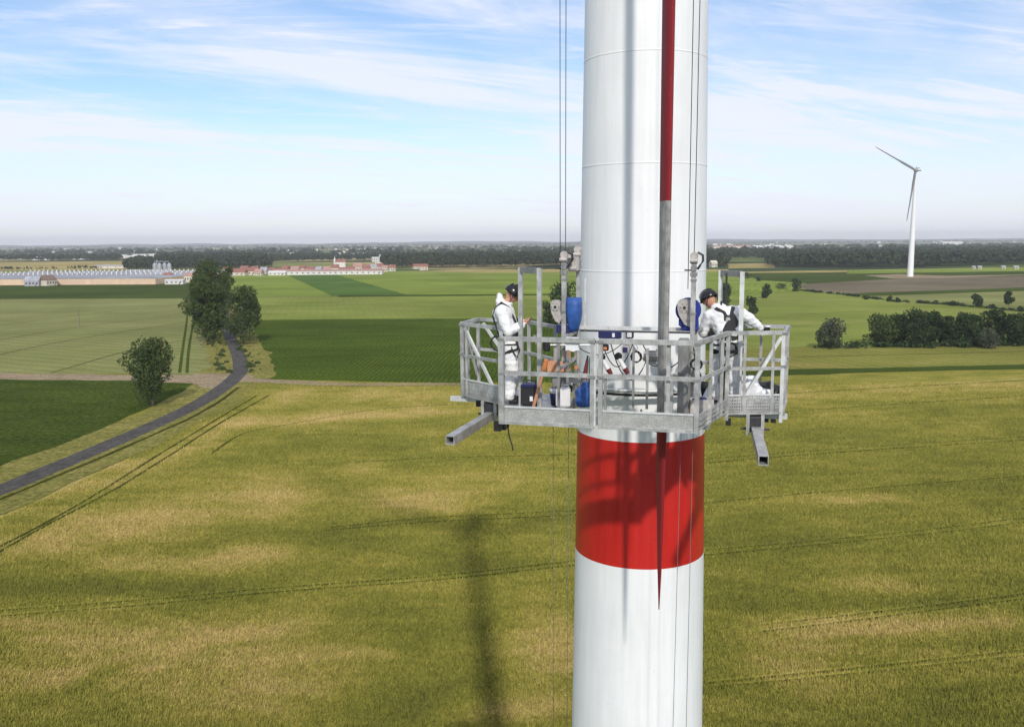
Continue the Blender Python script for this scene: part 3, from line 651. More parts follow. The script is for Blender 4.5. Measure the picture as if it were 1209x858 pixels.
# tall gate frames
def gate(a, b, top, mat='alu', cross='alu_dull'):
    for p in (a, b):
        post(p, 0, top, .062, mat, 'gate_post')
    d = Vector(v3(b, 0)) - Vector(v3(a, 0)); d.normalize()
    bm = BM(); beam(bm, Vector(v3(a, top - .035)) + d * .03, Vector(v3(b, top - .035)) - d * .03, .05, .085); pf('gate_head', bm, cross)
gate((-1.28, .94), (-.90, .53), 2.01); gate((1.47, 2.2), (1.79, 1.70), 1.93, 'alu_white')
post((1.56, 2.02), 0, 1.9, .03, 'steel_dark'); post((1.52, 1.6), -.04, RT, .045)
# hoist masts
def pulley(parent, x, y, z, s=1, extra=True):
    bm = BM(); box(bm, (x, y, z), (.085, .07, .13)); cyl(bm, (x - .055, y - .05, z - .02), (x + .055, y - .05, z - .02), .03, n=14); cyl(bm, (x, y - .045, z + .05), (x, y + .045, z + .05), .055, n=16); pf('pulley_block', bm, 'hoist_face', parent)
    bm = BM(); cyl(bm, (x, y - .05, z - .12), (x, y + .05, z - .12), .045, n=14); box(bm, (x, y, z - .21), (.10, .09, .05)); pf('shackle', bm, 'alu_dull', parent)
    if extra:
        bm = BM(); poly_tube(bm, [(x + s * .05, y, z + .10), (x + s * .12, y, z + .06), (x + s * .125, y, z - .02), (x + s * .08, y, z - .09), (x + s * .05, y, z - .14)], .018, 6); pf('rope_guard', bm, 'steel_dark', parent)
        bm = BM(); beam(bm, (x - s * .13, y - .02, z - .15), (x + s * .02, y - .02, z - .15), .02, .02); pf('limit_switch', bm, 'steel_dark', parent)
def mast(u_, v_, top, s):
    m = pf('hoist_mast', beam(BM(), (u_, v_, 0), (u_, v_, top - .12), .065, .065), 'alu')
    pulley(m, u_, v_, top - .06, s)
    for z in (.35, .8, 1.35, 1.82): pf('mast_collar', box(BM(), (u_, v_, z), (.085, .085, .03)), 'alu_dull', m)
    return m
mast(-.74, 1.40, 2.19, 1); mast(1.13, 1.40, 2.17, 1)
m = pf('hoist_mast', beam(BM(), (-.60, 1.75, 0), (-.60, 1.75, 2.0), .055, .055), 'alu'); pulley(m, -.60, 1.72, 2.20, 1, False)
bm = BM(); box(bm, (-.64, 1.60, 2.05), (.16, .10, .20)); box(bm, (-.66, 1.5, 2.16), (.08, .2, .05)); cyl(bm, (-.70, 1.56, 1.98), (-.58, 1.56, 1.98), .05, n=12); pf('sheave_bracket', bm, 'hoist_face', m)
post((-.50, 1.8), 1.0, 1.82, .022, 'alu_white', 'guard_rod')
# hoists: blue motor with grey cast drum face
def hoist(u_, v_, z, face_u, covered):
    h = bpy.data.objects.new('hoist', None); C.objects.link(h); h.parent = PF; h.location = (u_, v_, z)
    if covered:
        bm = BM(); n = 18
        prof = [(-.02, .155, .15), (.08, .175, .165), (.20, .18, .17), (.32, .15, .15), (.40, .12, .125), (.47, .10, .11)]
        rings = []
        for zz, ru, rv in reversed(prof):
            rings.append([bm.verts.new((.15 + math.copysign(abs(math.cos(t)) ** .6, math.cos(t)) * ru * .62 * (1 + .05 * math.sin(5 * t + zz * 20)), math.copysign(abs(math.sin(t)) ** .6, math.sin(t)) * rv * (1 + .06 * math.sin(7 * t + zz * 9)), .17 - zz)) for t in np.linspace(0, 2 * PI, n, endpoint=False)])
        for a, b in zip(rings, rings[1:]):
            for k in range(n): bm.faces.new((a[k], a[(k + 1) % n], b[(k + 1) % n], b[k]))
        bm.faces.new(rings[0][::-1]); bm.faces.new(rings[-1]); bmesh.ops.recalc_face_normals(bm, faces=bm.faces)
        obj('motor_cover', bm, M['blue_cover'], h, True)
    else:
        bm = BM(); cyl(bm, (0, -.09, 0), (0, .13, 0), .185, .17, n=28); box(bm, (0, .02, -.18), (.27, .2, .12)); cyl(bm, (.02, .02, -.1), (.02, .02, -.30), .12, .135, n=20)
        bmesh.ops.bevel(bm, geom=[e for e in bm.edges if e.calc_face_angle(0) > 1], offset=.015, segments=2, affect='EDGES'); obj('motor_housing', bm, M['blue_hoist'], h, False)
    bm = BM(); fz = .0 if not covered else .02
    pts = [(face_u + x * (.72 if covered else 1), z_ * (.85 if covered else 1)) for x, z_ in ((-.10, .12), (-.06, .16), (.06, .16), (.10, .12), (.10, -.02), (.13, -.16), (.08, -.24), (.0, -.20), (-.08, -.06), (-.10, .02))]
    y0, y1 = (-.135, -.092) if not covered else (-.12, -.02); V = [bm.verts.new((x, y0, q + fz)) for x, q in pts]; V2 = [bm.verts.new((x, y1, q + fz)) for x, q in pts]
    bm.faces.new(V); bm.faces.new(V2[::-1]); n = len(pts)
    for k in range(n): bm.faces.new((V[k], V2[k], V2[(k + 1) % n], V[(k + 1) % n]))
    bmesh.ops.recalc_face_normals(bm, faces=bm.faces); cyl(bm, (face_u, y0 - .012, fz + .04), (face_u, y0 + .001, fz + .04), .075 if not covered else .06, n=20)
    obj('drum_face', bm, M['hoist_face'], h)
    bm = BM(); cyl(bm, (face_u, y0 - .02, fz + .04), (face_u, y0 - .008, fz + .04), .022, n=10)
    for a in np.linspace(0, 2 * PI, 6, endpoint=False): cyl(bm, (face_u + .055 * math.cos(a), y0 - .018, fz + .04 + .055 * math.sin(a)), (face_u + .055 * math.cos(a), y0 - .008, fz + .04 + .055 * math.sin(a)), .007, n=6)
    obj('bolt_ring', bm, M['steel_dark'], h)
    if covered:
        bm = BM(); box(bm, (.02, 0, -.27), (.25, .16, .12)); obj('motor_base', bm, M['blue_dark'], h)
    return h
hoist(-.75, 1.46, 1.36, -.11, True); hoist(1.05, 1.66, 1.38, -.05, False)
# heavy column and short box on the right deck
bm = BM(); box(bm, (1.06, .78, .53), (.14, .14, 1.06)); bmesh.ops.bevel(bm, geom=bm.edges[:], offset=.012, segments=2, affect='EDGES'); pf('box_column', bm, 'alu_dull')
bm = BM(); box(bm, (1.12, .98, .5), (.05, .05, 1.0)); pf('post', bm, 'alu_dull')
bm = BM(); box(bm, (.90, .50, .28), (.11, .10, .56)); pf('box_column', bm, 'alu'); bm = BM(); beam(bm, (.90, .5, .56), (1.06, .75, .60), .06, .03); pf('bracket', bm, 'alu_dull')
# grille bracket leaning under the tower side
bm = BM()
for k in range(5): beam(bm, (.42, 1.30 + .02 * k, -.30 + k * .045), (.80, 1.10 + .02 * k, -.36 + k * .045), .02, .020)
beam(bm, (.42, 1.34, -.33), (.42, 1.36, -.06), .03, .03); beam(bm, (.80, 1.14, -.40), (.80, 1.16, -.08), .03, .03); pf('grille_bracket', bm, 'alu_dull')
# hanging power cables
def sag(a, b, d, n=12): a, b = Vector(a), Vector(b); return [a.lerp(b, t) + Vector((0, 0, -4 * d * t * (1 - t))) for t in np.linspace(0, 1, n)]
for a, b, d, r_ in (((-.25, 1.70, .95), (.25, 1.72, .9), .42, .008), ((-.1, 1.68, .9), (.5, 1.6, .75), .50, .009), ((.2, 1.7, .92), (.75, 1.6, .6), .18, .007), ((.4, 1.65, .85), (1.1, 1.5, .9), .35, .009), ((.6, 1.6, .8), (1.05, 1.4, .5), .25, .007), ((-.62, 1.1, 1.0), (.1, 1.7, .88), .22, .007), ((1.1, 1.4, 1.1), (1.3, 1.3, .4), .1, .012), ((1.35, 1.7, 1.0), (1.6, 1.9, .45), .12, .011), ((-.95, .7, 1.3), (-.9, .55, .5), .05, .01), ((1.5, 1.85, 1.5), (1.5, 1.75, .3), .05, .014)):
    bm = BM(); poly_tube(bm, sag(a, b, d), r_, 5); pf('cable', bm, 'rubber', smooth=True)
bm = BM(); poly_tube(bm, [(-1.24, .05, -.05), (-1.22, .06, -.25), (-1.17, .05, -.40), (-1.16, .05, -.46)], .010, 6); pf('hanging_strap', bm, 'harness')
bm = BM(); 
for k in range(9): t = k / 8; box(bm, (-.95 + .03 * math.sin(k * 2.2), .60 + .03 * math.cos(k), 1.02 + .05 * math.sin(k * 1.7)), (.05, .05, .03), rot=k)
pf('wing_nut_cluster', bm, 'alu_dull')

# ------------------------------------------------------------------ ropes
def rope(label, a, b, r=.006, group=None):
    bm = BM(); poly_tube(bm, [a, Vector(a).lerp(Vector(b), .5), b], r, 6)
    o = obj('steel_rope', bm, M['cable'], None, True); tag(o, label, 'rope', group)
rope('rope rising from the left hoist, left one of the pair left of the tower', loc(-.79, 1.36, 1.7), loc(-.84, 1.36, 33), .006)
rope('rope rising from the left mast top, right one of the pair left of the tower', loc(-.72, 1.40, 2.2), loc(-.70, 1.36, 33), .006)
rope('rope rising over the white tower from the right blue hoist, left of its pair', loc(1.06, 1.30, 1.7), loc(1.02, 1.38, 33), .006)
rope('rope rising over the white tower from the right mast top', loc(1.13, 1.40, 2.2), loc(1.17, 1.38, 33), .006)
rope('thin rope hanging below the platform beside the left edge of the tower, nearest the tower', loc(-.68, 1.46, -.05), loc(-.72, 1.5, -9), .005)
rope('rope hanging below the platform over the field, farther left from the tower', loc(-.92, 1.46, -.05), loc(-.93, 1.5, -9), .004)
rope('thin rope hanging down in front of the lower tower, just right of the blade tip', loc(1.00, 1.40, -.05), loc(.93, 1.45, -9), .004)
rope('thin rope hanging down in front of the lower tower, near its right edge', loc(1.17, 1.40, -.05), loc(1.15, 1.45, -9), .004)

# ------------------------------------------------------------------ things lying on the platform
def here(name, u, v, w, rz, label, cat): return empty(name, loc(u, v, w), ANG + rz, label, cat)
t = here('rubber_mallet', -.80, .62, .93, R(12), 'mallet with black head and thin pale handle laid across the rails by the left mast', 'mallet')
bm = BM(); cyl(bm, (-.02, 0, -.075), (-.02, 0, .075), .05, n=16); bmesh.ops.bevel(bm, geom=[e for e in bm.edges if e.calc_face_angle(0) > 1], offset=.012, segments=2, affect='EDGES'); obj('head', bm, M['rubber'], t)
obj('handle', cyl(BM(), (.03, 0, .01), (.60, 0, .01), .012, n=8), M['alu_white'], t)
t = here('long_handled_broom', -.95, .45, 0, 0, 'orange wooden pole tool leaning against the front mid rail beside the left worker', 'broom')
obj('handle', cyl(BM(), (-.04, .02, .03), (.17, -.12, .68), .023, n=10), M['wood'], t); obj('broom_head', box(BM(), (-.05, .03, .03), (.17, .06, .05), .3), M['wood'], t)
obj('grip', cyl(BM(), (.155, -.11, .63), (.20, -.14, .77), .032, n=10), M['orange'], t)
def rbox(c, s, bev=.012):
    bm = box(BM(), c, s); bmesh.ops.bevel(bm, geom=bm.edges[:], offset=bev, segments=2, affect='EDGES'); return bm
t = here('toolbox', -1.14, .98, 0, .1, 'black toolbox with a small white sticker on the deck behind the left worker', 'toolbox')
obj('case', rbox((0, 0, .15), (.27, .24, .26)), M['black'], t); obj('lid', rbox((0, 0, .305), (.28, .25, .045)), M['blue_dark'], t); obj('sticker', box(BM(), (.02, -.1222, .12), (.045, .003, .07)), M['white_pl'], t); obj('handle', poly_tube(BM(), [(-.07, 0, .32), (-.06, 0, .37), (.06, 0, .37), (.07, 0, .32)], .01, 6), M['black'], t)
t = here('paint_bucket', -.80, 1.12, 0, 0, 'navy bucket with pale rim standing left of the white canister', 'bucket')
obj('pail', lathe(BM(), [(0, .002), (.075, .002), (.095, .21), (.088, .212), (.07, .02), (0, .02)], 20), M['blue_dark'], t, True); obj('rim', lathe(BM(), [(.092, .18), (.102, .18), (.102, .25), (.085, .25)], 20), M['white_pl'], t, True); obj('handle', poly_tube(BM(), [(.1 * math.cos(a), -.02, .21 - .09 * math.sin(a)) for a in np.linspace(0, PI, 9)], .004, 5), M['alu'], t)
t = here('resin_canister', -.66, .98, 0, .15, 'square white plastic canister on the deck below the left mast', 'canister')
obj('body', rbox((0, 0, .145), (.21, .17, .28), .02), M['white_pl'], t); obj('cap', cyl(BM(), (-.06, 0, .285), (-.06, 0, .325), .028, n=12), M['black'], t); obj('handle', poly_tube(BM(), [(0, 0, .28), (.01, 0, .32), (.07, 0, .32), (.085, 0, .28)], .012, 6), M['white_pl'], t)
def moved(bm, v): bmesh.ops.translate(bm, verts=bm.verts, vec=v); return bm
def crumple(sx, sy, sz, seed, flat=.0, sub=3, amp=.35):
    bm = BM(); bmesh.ops.create_icosphere(bm, subdivisions=sub, radius=1)
    for v in bm.verts:
        n_ = mnoise.noise(v.co * 1.7 + Vector((seed, 0, 0))) * amp + mnoise.noise(v.co * 4.1 + Vector((seed, 5, 0))) * amp * .5
        v.co *= 1 + n_; v.co = Vector((v.co.x * sx, v.co.y * sy, max(v.co.z, -.7) * sz))
    return bm
t = here('blue_tool_bag', -.30, .78, .19, .1, 'bright blue crumpled bag hanging inside the rail left of the middle post', 'bag')
obj('body', crumple(.15, .10, .19, 3.3), M['blue_cover'], t); obj('bag_strap', poly_tube(BM(), [(-.07, 0, .12), (-.05, 0, .3), (.05, 0, .3), (.07, 0, .12)], .008, 5), M['harness'], t)
t = here('teal_bottle', -.24, .98, .40, .2, 'slim dark teal bottle with a black cap standing left of the middle post', 'bottle')
obj('body', lathe(BM(), [(0, 0), (.045, 0), (.05, .02), (.05, .30), (.025, .38), (.018, .40), (0, .40)], 16), M['teal'], t, True); obj('cap', cyl(BM(), (0, 0, .39), (0, 0, .44), .028, n=12), M['black'], t)
t = here('spray_bottle', -.37, .98, .40, -.1, 'dark maroon tapered bottle leaning beside the teal bottle', 'bottle')
obj('body', cyl(BM(), (.02, 0, .0), (.06, 0, .30), .045, .018, 14), M['maroon'], t); obj('nozzle', cyl(BM(), (.06, 0, .30), (.07, 0, .36), .014, n=8), M['black'], t)
t = here('tool_shelf', -.32, 1.0, .36, .0, 'narrow grey shelf tray carrying bottles inside the left railing', 'tray'); obj('tray_plate', box(BM(), (0, 0, .02), (.46, .22, .02)), M['alu_dull'], t); obj('tray_lip', box(BM(), (0, -.11, .04), (.46, .01, .06)), M['alu'], t)
for s_ in (-.2, .2): obj('tray_leg', box(BM(), (s_, .05, -.19), (.03, .03, .38)), M['alu_dull'], t)
t = here('cartridge_gun', -.66, 1.30, .66, 0, 'orange tube shaped cartridge clipped to the left mast', 'cartridge'); obj('tube', cyl(BM(), (0, -.0, .02), (0, 0, .33), .042, n=14), M['orange'], t); obj('cap', cyl(BM(), (0, 0, .33), (0, 0, .37), .02, n=10), M['white_pl'], t); obj('holder', box(BM(), (0, 0, 0), (.11, .10, .04)), M['alu_dull'], t)
t = here('storage_case', -.82, 1.42, .42, .1, 'low teal edged brown case standing behind the left mid rail', 'case'); obj('case_body', rbox((0, 0, .10), (.34, .2, .16)), M['wood'], t); obj('case_base', rbox((0, 0, -.01), (.37, .22, .07)), M['teal'], t); obj('case_stand', box(BM(), (0, 0, -.23), (.2, .14, .38)), M['alu_dull'], t)
t = here('control_box', -.10, 1.68, 1.02, 0, 'long dark navy control box hung on the rail before the white tower', 'control box'); obj('enclosure', rbox((0, 0, -.03), (.34, .10, .11)), M['blue_dark'], t); obj('label_plate', box(BM(), (.06, -.0512, -.03), (.04, .003, .06)), M['white_pl'], t)
for k_, lb in enumerate(('small dark grey junction box with a pale lid just right of the navy control box', 'square grey blue socket box hung below the rail near the middle of the tower')):
    t = here('junction_box', (.20, .14)[k_], 1.66, (1.0, .78)[k_], 0, lb, 'junction box'); obj('enclosure', rbox((0, 0, 0), (.11, .09, .11)), M['steel_dark' if k_ == 0 else 'hoist_face'], t); obj('lid', rbox((0, -.05, 0), (.07, .02, .07), .004), M['alu_white' if k_ == 0 else 'blue_dark'], t)
t = here('socket_block', -.16, 1.66, .80, 0, 'small orange and black socket block left on the middle rail', 'socket'); obj('enclosure', rbox((0, 0, 0), (.09, .07, .10)), M['black'], t); obj('lid', rbox((0, -.04, -.01), (.05, .02, .04), .004), M['orange'], t)
for k_, lb in enumerate(('maroon and white grinder hanging by its cable, left one of two', 'maroon and white grinder hanging tilted by its cable, right one of two')):
    t = here('angle_grinder', (-.15, .10)[k_], 1.62, (.50, .52)[k_], 0, lb, 'grinder'); bm = BM(); cyl(bm, (-.05, 0, .12), (.04, 0, -.03), .033, .038, 14); obj('body', bm, M['white_pl'], t)
    obj('motor_end', cyl(BM(), (.035, 0, -.02), (.085, 0, -.10), .042, .03, 14), M['maroon'], t); obj('disc', cyl(BM(), (-.07, -.02, .15), (-.055, .02, .165), .055, n=18), M['steel_dark'], t)
t = here('electric_motor', .58, 1.40, .72, 0, 'grey cylindrical motor lying on the inner rail left of the hanging blade', 'motor')
bm = BM(); cyl(bm, (-.14, 0, 0), (.10, 0, 0), .075, n=24)
obj('body', bm, M['hoist_face'], t); obj('end_cap', cyl(BM(), (.10, 0, 0), (.135, 0, 0), .06, n=20), M['alu_dull'], t); bm = BM()
for k in range(12): a = k * PI / 6; beam(bm, (-.12, .078 * math.cos(a), .078 * math.sin(a)), (.08, .078 * math.cos(a), .078 * math.sin(a)), .006, .012)
obj('cooling_fins', bm, M['alu_dull'], t); obj('mount', box(BM(), (0, 0, -.09), (.16, .1, .04)), M['alu'], t)
t = here('plastic_sheet', 1.95, 1.86, .0, 0, 'crumpled white plastic sheet heaped on the right wing deck', 'sheet')
obj('fold', moved(crumple(.19, .17, .24, 8.1), (-.02, 0, .17)), M['bag'], t); obj('fold', moved(crumple(.16, .15, .14, 2.4), (.17, -.05, .10)), M['bag'], t)
t = here('folded_tarpaulin', 2.18, 2.12, .0, .2, 'dark grey folded tarpaulin behind the white sheet on the right wing', 'tarpaulin'); obj('fold', moved(crumple(.24, .2, .17, 5.4, amp=.25), (0, 0, .13)), M['black'], t)

def coil(r, n, th): return [((r + .008 * math.sin(k * 1.3)) * math.cos(k * .5), th * (k % 7) / 7, (r + .008 * math.cos(k * 1.7)) * math.sin(k * .5)) for k in range(n)]
for k_, (u_, v_, w_, r_, m_, lb) in enumerate(((-1.75, 1.32, .86, .11, 'black', 'black rope coil hung on the left wing railing'), (1.28, .10, .80, .07, 'steel_dark', 'dark grey cable coil hung inside the front right corner post'), (1.66, 1.42, .84, .10, 'black', 'black cable coil hung where the right side rail meets the wing'), (.30, 1.72, .66, .08, 'steel_dark', 'dark cable coil hung low on the rail before the middle of the tower'))):
    t = here('cable_coil', u_, v_, w_, .2 * k_, lb, 'cable'); obj('coil', poly_tube(BM(), coil(r_, 60, .05), .009, 5), M[m_], t, True); obj('hook', poly_tube(BM(), [(0, 0, r_), (.01, 0, r_ + .06), (.0, .03, r_ + .1)], .006, 5), M['alu'], t)
for k_, (u_, v_, w_, m_, lb) in enumerate(((-.47, .96, .39, 'orange', 'orange topped spray can on the grey shelf, leftmost'), (-.14, 1.02, .39, 'white_pl', 'white spray can on the grey shelf, rightmost'))):
    t = here('spray_can', u_, v_, w_, 0, lb, 'spray can'); obj('can_body', cyl(BM(), (0, 0, 0), (0, 0, .17), .03, n=14), M['white_pl' if k_ else 'alu_dull'], t); obj('cap', cyl(BM(), (0, 0, .172), (0, 0, .215), .026, n=12), M[m_], t)
t = here('cleaning_rag', -.42, .05, 1.10, 0, 'pale grey rag draped over the front top rail left of the middle post', 'rag'); bm = BM(); G = [[bm.verts.new((x * .035, (.032 if j > 3 else -.032) if j != 3 and j != 4 else (-.02 if j == 3 else .02), .02 if j in (3, 4) else -.045 * abs(j - 3.5) + .012 * math.sin(x * 1.7 + j))) for j in range(8)] for x in range(6)]
for i in range(5):
    for j in range(7): bm.faces.new((G[i][j], G[i + 1][j], G[i + 1][j + 1], G[i][j + 1]))
obj('cloth', bm, M['bag'], t, True)
t = here('tool_crate', 1.28, 1.05, 0, .3, 'open grey plastic crate with tools on the deck inside the right side railing', 'crate'); bm = BM()
for c_, s_ in (((0, 0, .01), (.32, .22, .02)), ((0, -.11, .10), (.32, .012, .18)), ((0, .11, .10), (.32, .012, .18)), ((-.16, 0, .10), (.012, .208, .18)), ((.16, 0, .10), (.012, .208, .18))): box(bm, c_, s_)
obj('crate_body', bm, M['hoist_face'], t); obj('crate_contents', moved(crumple(.13, .08, .09, 6.6), (0, 0, .12)), M['blue_dark'], t)
for k_, (u_, v_) in enumerate(((FLc), (FRc), A1, A2, B1, B2, C1, C2, (-.055, -.004), (.055, -.004))):
    for w_ in (.62, RT): pf('rail_clamp', box(BM(), (u_, v_, w_ - .01), (.085, .085, .035)), 'alu_dull')

# ------------------------------------------------------------------ the two workers
_ib = BM(); bmesh.ops.create_icosphere(_ib, subdivisions=2, radius=1); ICO_V = np.array([v.co[:] for v in _ib.verts]); ICO_F = np.array([[v.index for v in f.verts] for f in _ib.faces]); _ib.free()
def body_volume(name, nodes, edges, voxel=.014, extra=(), smooth=4):
    """one continuous surface grown round a skeleton: nodes name -> (pos, r, wide)"""
    B = []
    for a, b in edges:
        (pa, ra, wa), (pb, rb, wb) = nodes[a], nodes[b]; pa, pb = Vector(pa), Vector(pb); L = (pb - pa).length; n = max(2, int(L / (min(ra, rb) * .45)) + 1); tors = {a, b} <= {'pelvis', 'belly', 'chest'}
        for i in range(n + 1):
            f = i / n; r = ra + (rb - ra) * f; w = (wa + (wb - wa) * f) if (tors or a in ('pelvis', 'chest') and f < .25) else 1
            B.append((pa.lerp(pb, f), (r, r * w, r)))
    B += [(Vector(c), sc) for c, sc in extra]
    V = np.concatenate([ICO_V * np.array(sc) + np.array(c) for c, sc in B]); F = np.concatenate([ICO_F + i * len(ICO_V) for i in range(len(B))])
    me = mesh_np(name, V, F, 3); o = bpy.data.objects.new(name, me); C.objects.link(o)
    md = o.modifiers.new('r', 'REMESH'); md.mode = 'VOXEL'; md.voxel_size = voxel; ms = o.modifiers.new('s', 'SMOOTH'); ms.iterations = smooth; ms.factor = .6
    dg = bpy.context.evaluated_depsgraph_get(); dg.update(); out = bpy.data.meshes.new_from_object(o.evaluated_get(dg)); bpy.data.objects.remove(o); return out
def skin_mesh(name, nodes, edges, sub=2, root=0):
    """nodes: (x,y,z,rx,ry)"""
    me = bpy.data.meshes.new(name); me.from_pydata([n[:3] for n in nodes], edges, []); o = bpy.data.objects.new(name, me); C.objects.link(o)
    md = o.modifiers.new('s', 'SKIN'); md.use_smooth_shade = True; md.branch_smoothing = .6
    for i, n in enumerate(nodes):
        sv = me.skin_vertices[0].data[i]; sv.radius = (n[3], n[4] if len(n) > 4 else n[3]); sv.use_root = (i == root)
    if sub: m2 = o.modifiers.new('d', 'SUBSURF'); m2.levels = m2.render_levels = sub
    dg = bpy.context.evaluated_depsgraph_get(); dg.update(); ev = o.evaluated_get(dg); out = bpy.data.meshes.new_from_object(ev)
    bpy.data.objects.remove(o); return out
def join_meshes(name, metas, mats, parent, smooth=True):
    """metas: list of (mesh, material index)"""
    bm = BM()
    for me, mi in metas:
        n0 = len(bm.faces); bm.from_mesh(me); bm.faces.ensure_lookup_table()
        for f in bm.faces[n0:]: f.material_index = mi
    me = bpy.data.meshes.new(name); bm.to_mesh(me); bm.free(); me.materials.clear()
    for m in mats: me.materials.append(m)
    me.polygons.foreach_set('use_smooth', [smooth] * len(me.polygons))
    o = bpy.data.objects.new(name, me); C.objects.link(o); o.parent = parent; return o
def hand_mesh(w, d, n_, s=1, curl=.5):
    """w wrist, d direction of the palm, n_ side on which the palm faces; returns meshes of palm and five fingers"""
    w, d, n_ = Vector(w), Vector(d).normalized(), Vector(n_).normalized(); n_ = (n_ - d * n_.dot(d)).normalized(); a = d.cross(n_) * s; out = []
    P = lambda x, y, z: tuple(w + d * x + a * y + n_ * z)
    out.append(skin_mesh('palm', [(*w, .026, .022), (*P(.04, 0, 0), .036, .020), (*P(.085, 0, .004), .036, .018)], [(0, 1), (1, 2)], 1))
    for k, (y, L) in enumerate(((-.030, .070), (-.010, .080), (.010, .075), (.029, .058))):
        c = curl * (1 + .12 * k); q = [P(.07, y, 0)]; ang = .15; x, z = .085, .0
        q.append(P(x, y, z))
        for j in range(3): ang += c * .6; x += math.cos(ang) * L / 3 * 1.0; z += math.sin(ang) * L / 3; q.append(P(x, y * 1.08, z))
        out.append(skin_mesh('finger', [(*p, .0095 - .001 * i) for i, p in enumerate(q)], [(i, i + 1) for i in range(4)], 1))
    q = [P(.02, -.022, .006), P(.045, -.045, .015), P(.068, -.055, .028), P(.088, -.052, .038)]
    out.append(skin_mesh('thumb', [(*p, .0125 - .0015 * i) for i, p in enumerate(q)], [(0, 1), (1, 2), (2, 3)], 1)); return out
def head_mesh(c, fwd, upv, s=1.0):
    """ellipsoid head shaped with jaw, nose, brow, ears, eyes and mouth; fwd = facing"""
    fwd = Vector(fwd).normalized(); upv = Vector(upv); upv = (upv - fwd * upv.dot(fwd)).normalized(); side = upv.cross(fwd); c = Vector(c)
    bm = BM(); bmesh.ops.create_uvsphere(bm, u_segments=32, v_segments=24, radius=1)
    for v in bm.verts:
        x, y, z = v.co            # x facing, y side, z up
        w = .074; L = .094; h = .112
        if z < 0: w *= 1 - .28 * (-z) ** 1.3; L *= 1 - .10 * (-z)
        X, Y, Z_ = x * L, y * w, z * h
        if z < -.3 and x > 0: X += .012 * (-z)
        g_ = lambda zc, yc, sz, sy: math.exp(-((z - zc) / sz) ** 2 - ((y - yc) / sy) ** 2)
        if x > .3:
            X += .026 * g_(-.16, 0, .12, .13) + .012 * g_(.02, 0, .2, .10) - .012 * (g_(.06, .36, .10, .2) + g_(.06, -.36, .10, .2)) + .006 * g_(.2, 0, .08, .6) + .006 * g_(-.45, 0, .06, .25) - .005 * g_(-.53, 0, .03, .25) + .006 * g_(-.62, 0, .06, .22)
        v.co = Vector((X, Y, Z_)) * s
    for sg in (-1, 1):       # ears
        bmesh.ops.create_uvsphere(bm, u_segments=10, v_segments=8, radius=1, matrix=Matrix.Translation((-.005 * s, sg * .074 * s, -.005 * s)) @ Matrix.Rotation(sg * .3, 4, 'Z') @ Matrix.Diagonal((.018 * s, .008 * s, .032 * s, 1)))
    m = Matrix((fwd, side, upv)).transposed().to_4x4(); m.translation = c; bm.transform(m)
    me = bpy.data.meshes.new('head'); bm.to_mesh(me); bm.free()
    bm = BM()
    for sg in (-1, 1): bmesh.ops.create_uvsphere(bm, u_segments=8, v_segments=6, radius=.0105 * s, matrix=m @ Matrix.Translation((.078 * s, sg * .027 * s, .006 * s)))
    me2 = bpy.data.meshes.new('eyes'); bm.to_mesh(me2); bm.free()
    return me, me2, m
def helmet(parent, m, tilt=.0):
    h = bpy.data.objects.new('helmet', None); C.objects.link(h); h.parent = parent; m = m @ Matrix.Rotation(tilt, 4, 'Y')
    bm = BM(); bmesh.ops.create_uvsphere(bm, u_segments=28, v_segments=20, radius=1)
    bmesh.ops.delete(bm, geom=[v for v in bm.verts if v.co.z < -.30 or (v.co.z < -.05 and v.co.x > .55)], context='VERTS')
    for v in bm.verts: v.co = Vector((v.co.x * .138 - .008, v.co.y * .120, v.co.z * .130 + .030))
    bmesh.ops.solidify(bm, geom=bm.faces[:], thickness=.006)
    for k in range(3):        # raised ribs over the crown
        y = (k - 1) * .045; pts = [(-.125 + .25 * t, y, .030 + .130 * math.sqrt(max(.02, 1 - ((-.117 + .25 * t) / .138) ** 2 - (y / .120) ** 2)) + .004) for t in np.linspace(.06, .94, 10)]; poly_tube(bm, pts, .006, 5)
    bm.transform(m); obj('shell', bm, M['helmet'], h, True)
    bm = BM(); V = []
    for k in range(13): a = R(-52 + k * 104 / 12); V.append((a, bm.verts.new((math.cos(a) * .128, math.sin(a) * .112, .020)), bm.verts.new((math.cos(a) * .150, math.sin(a) * .118, .012)), bm.verts.new((math.cos(a) * .128, math.sin(a) * .112, .030))))
    for p, q in zip(V, V[1:]): bm.faces.new((p[1], p[2], q[2], q[1])); bm.faces.new((p[3], q[3], q[2], p[2]))
    bm.transform(m); obj('peak', bm, M['helmet'], h)
    bm = BM()
    for sg in (-1, 1): poly_tube(bm, [(.03, sg * .104, .01), (.018, sg * .082, -.05), (.035, sg * .045, -.108), (.045, 0, -.122)], .005, 5); poly_tube(bm, [(-.05, sg * .10, .01), (.0, sg * .083, -.04)], .005, 5)
    bm.transform(m); obj('chin_strap', bm, M['harness'], h)
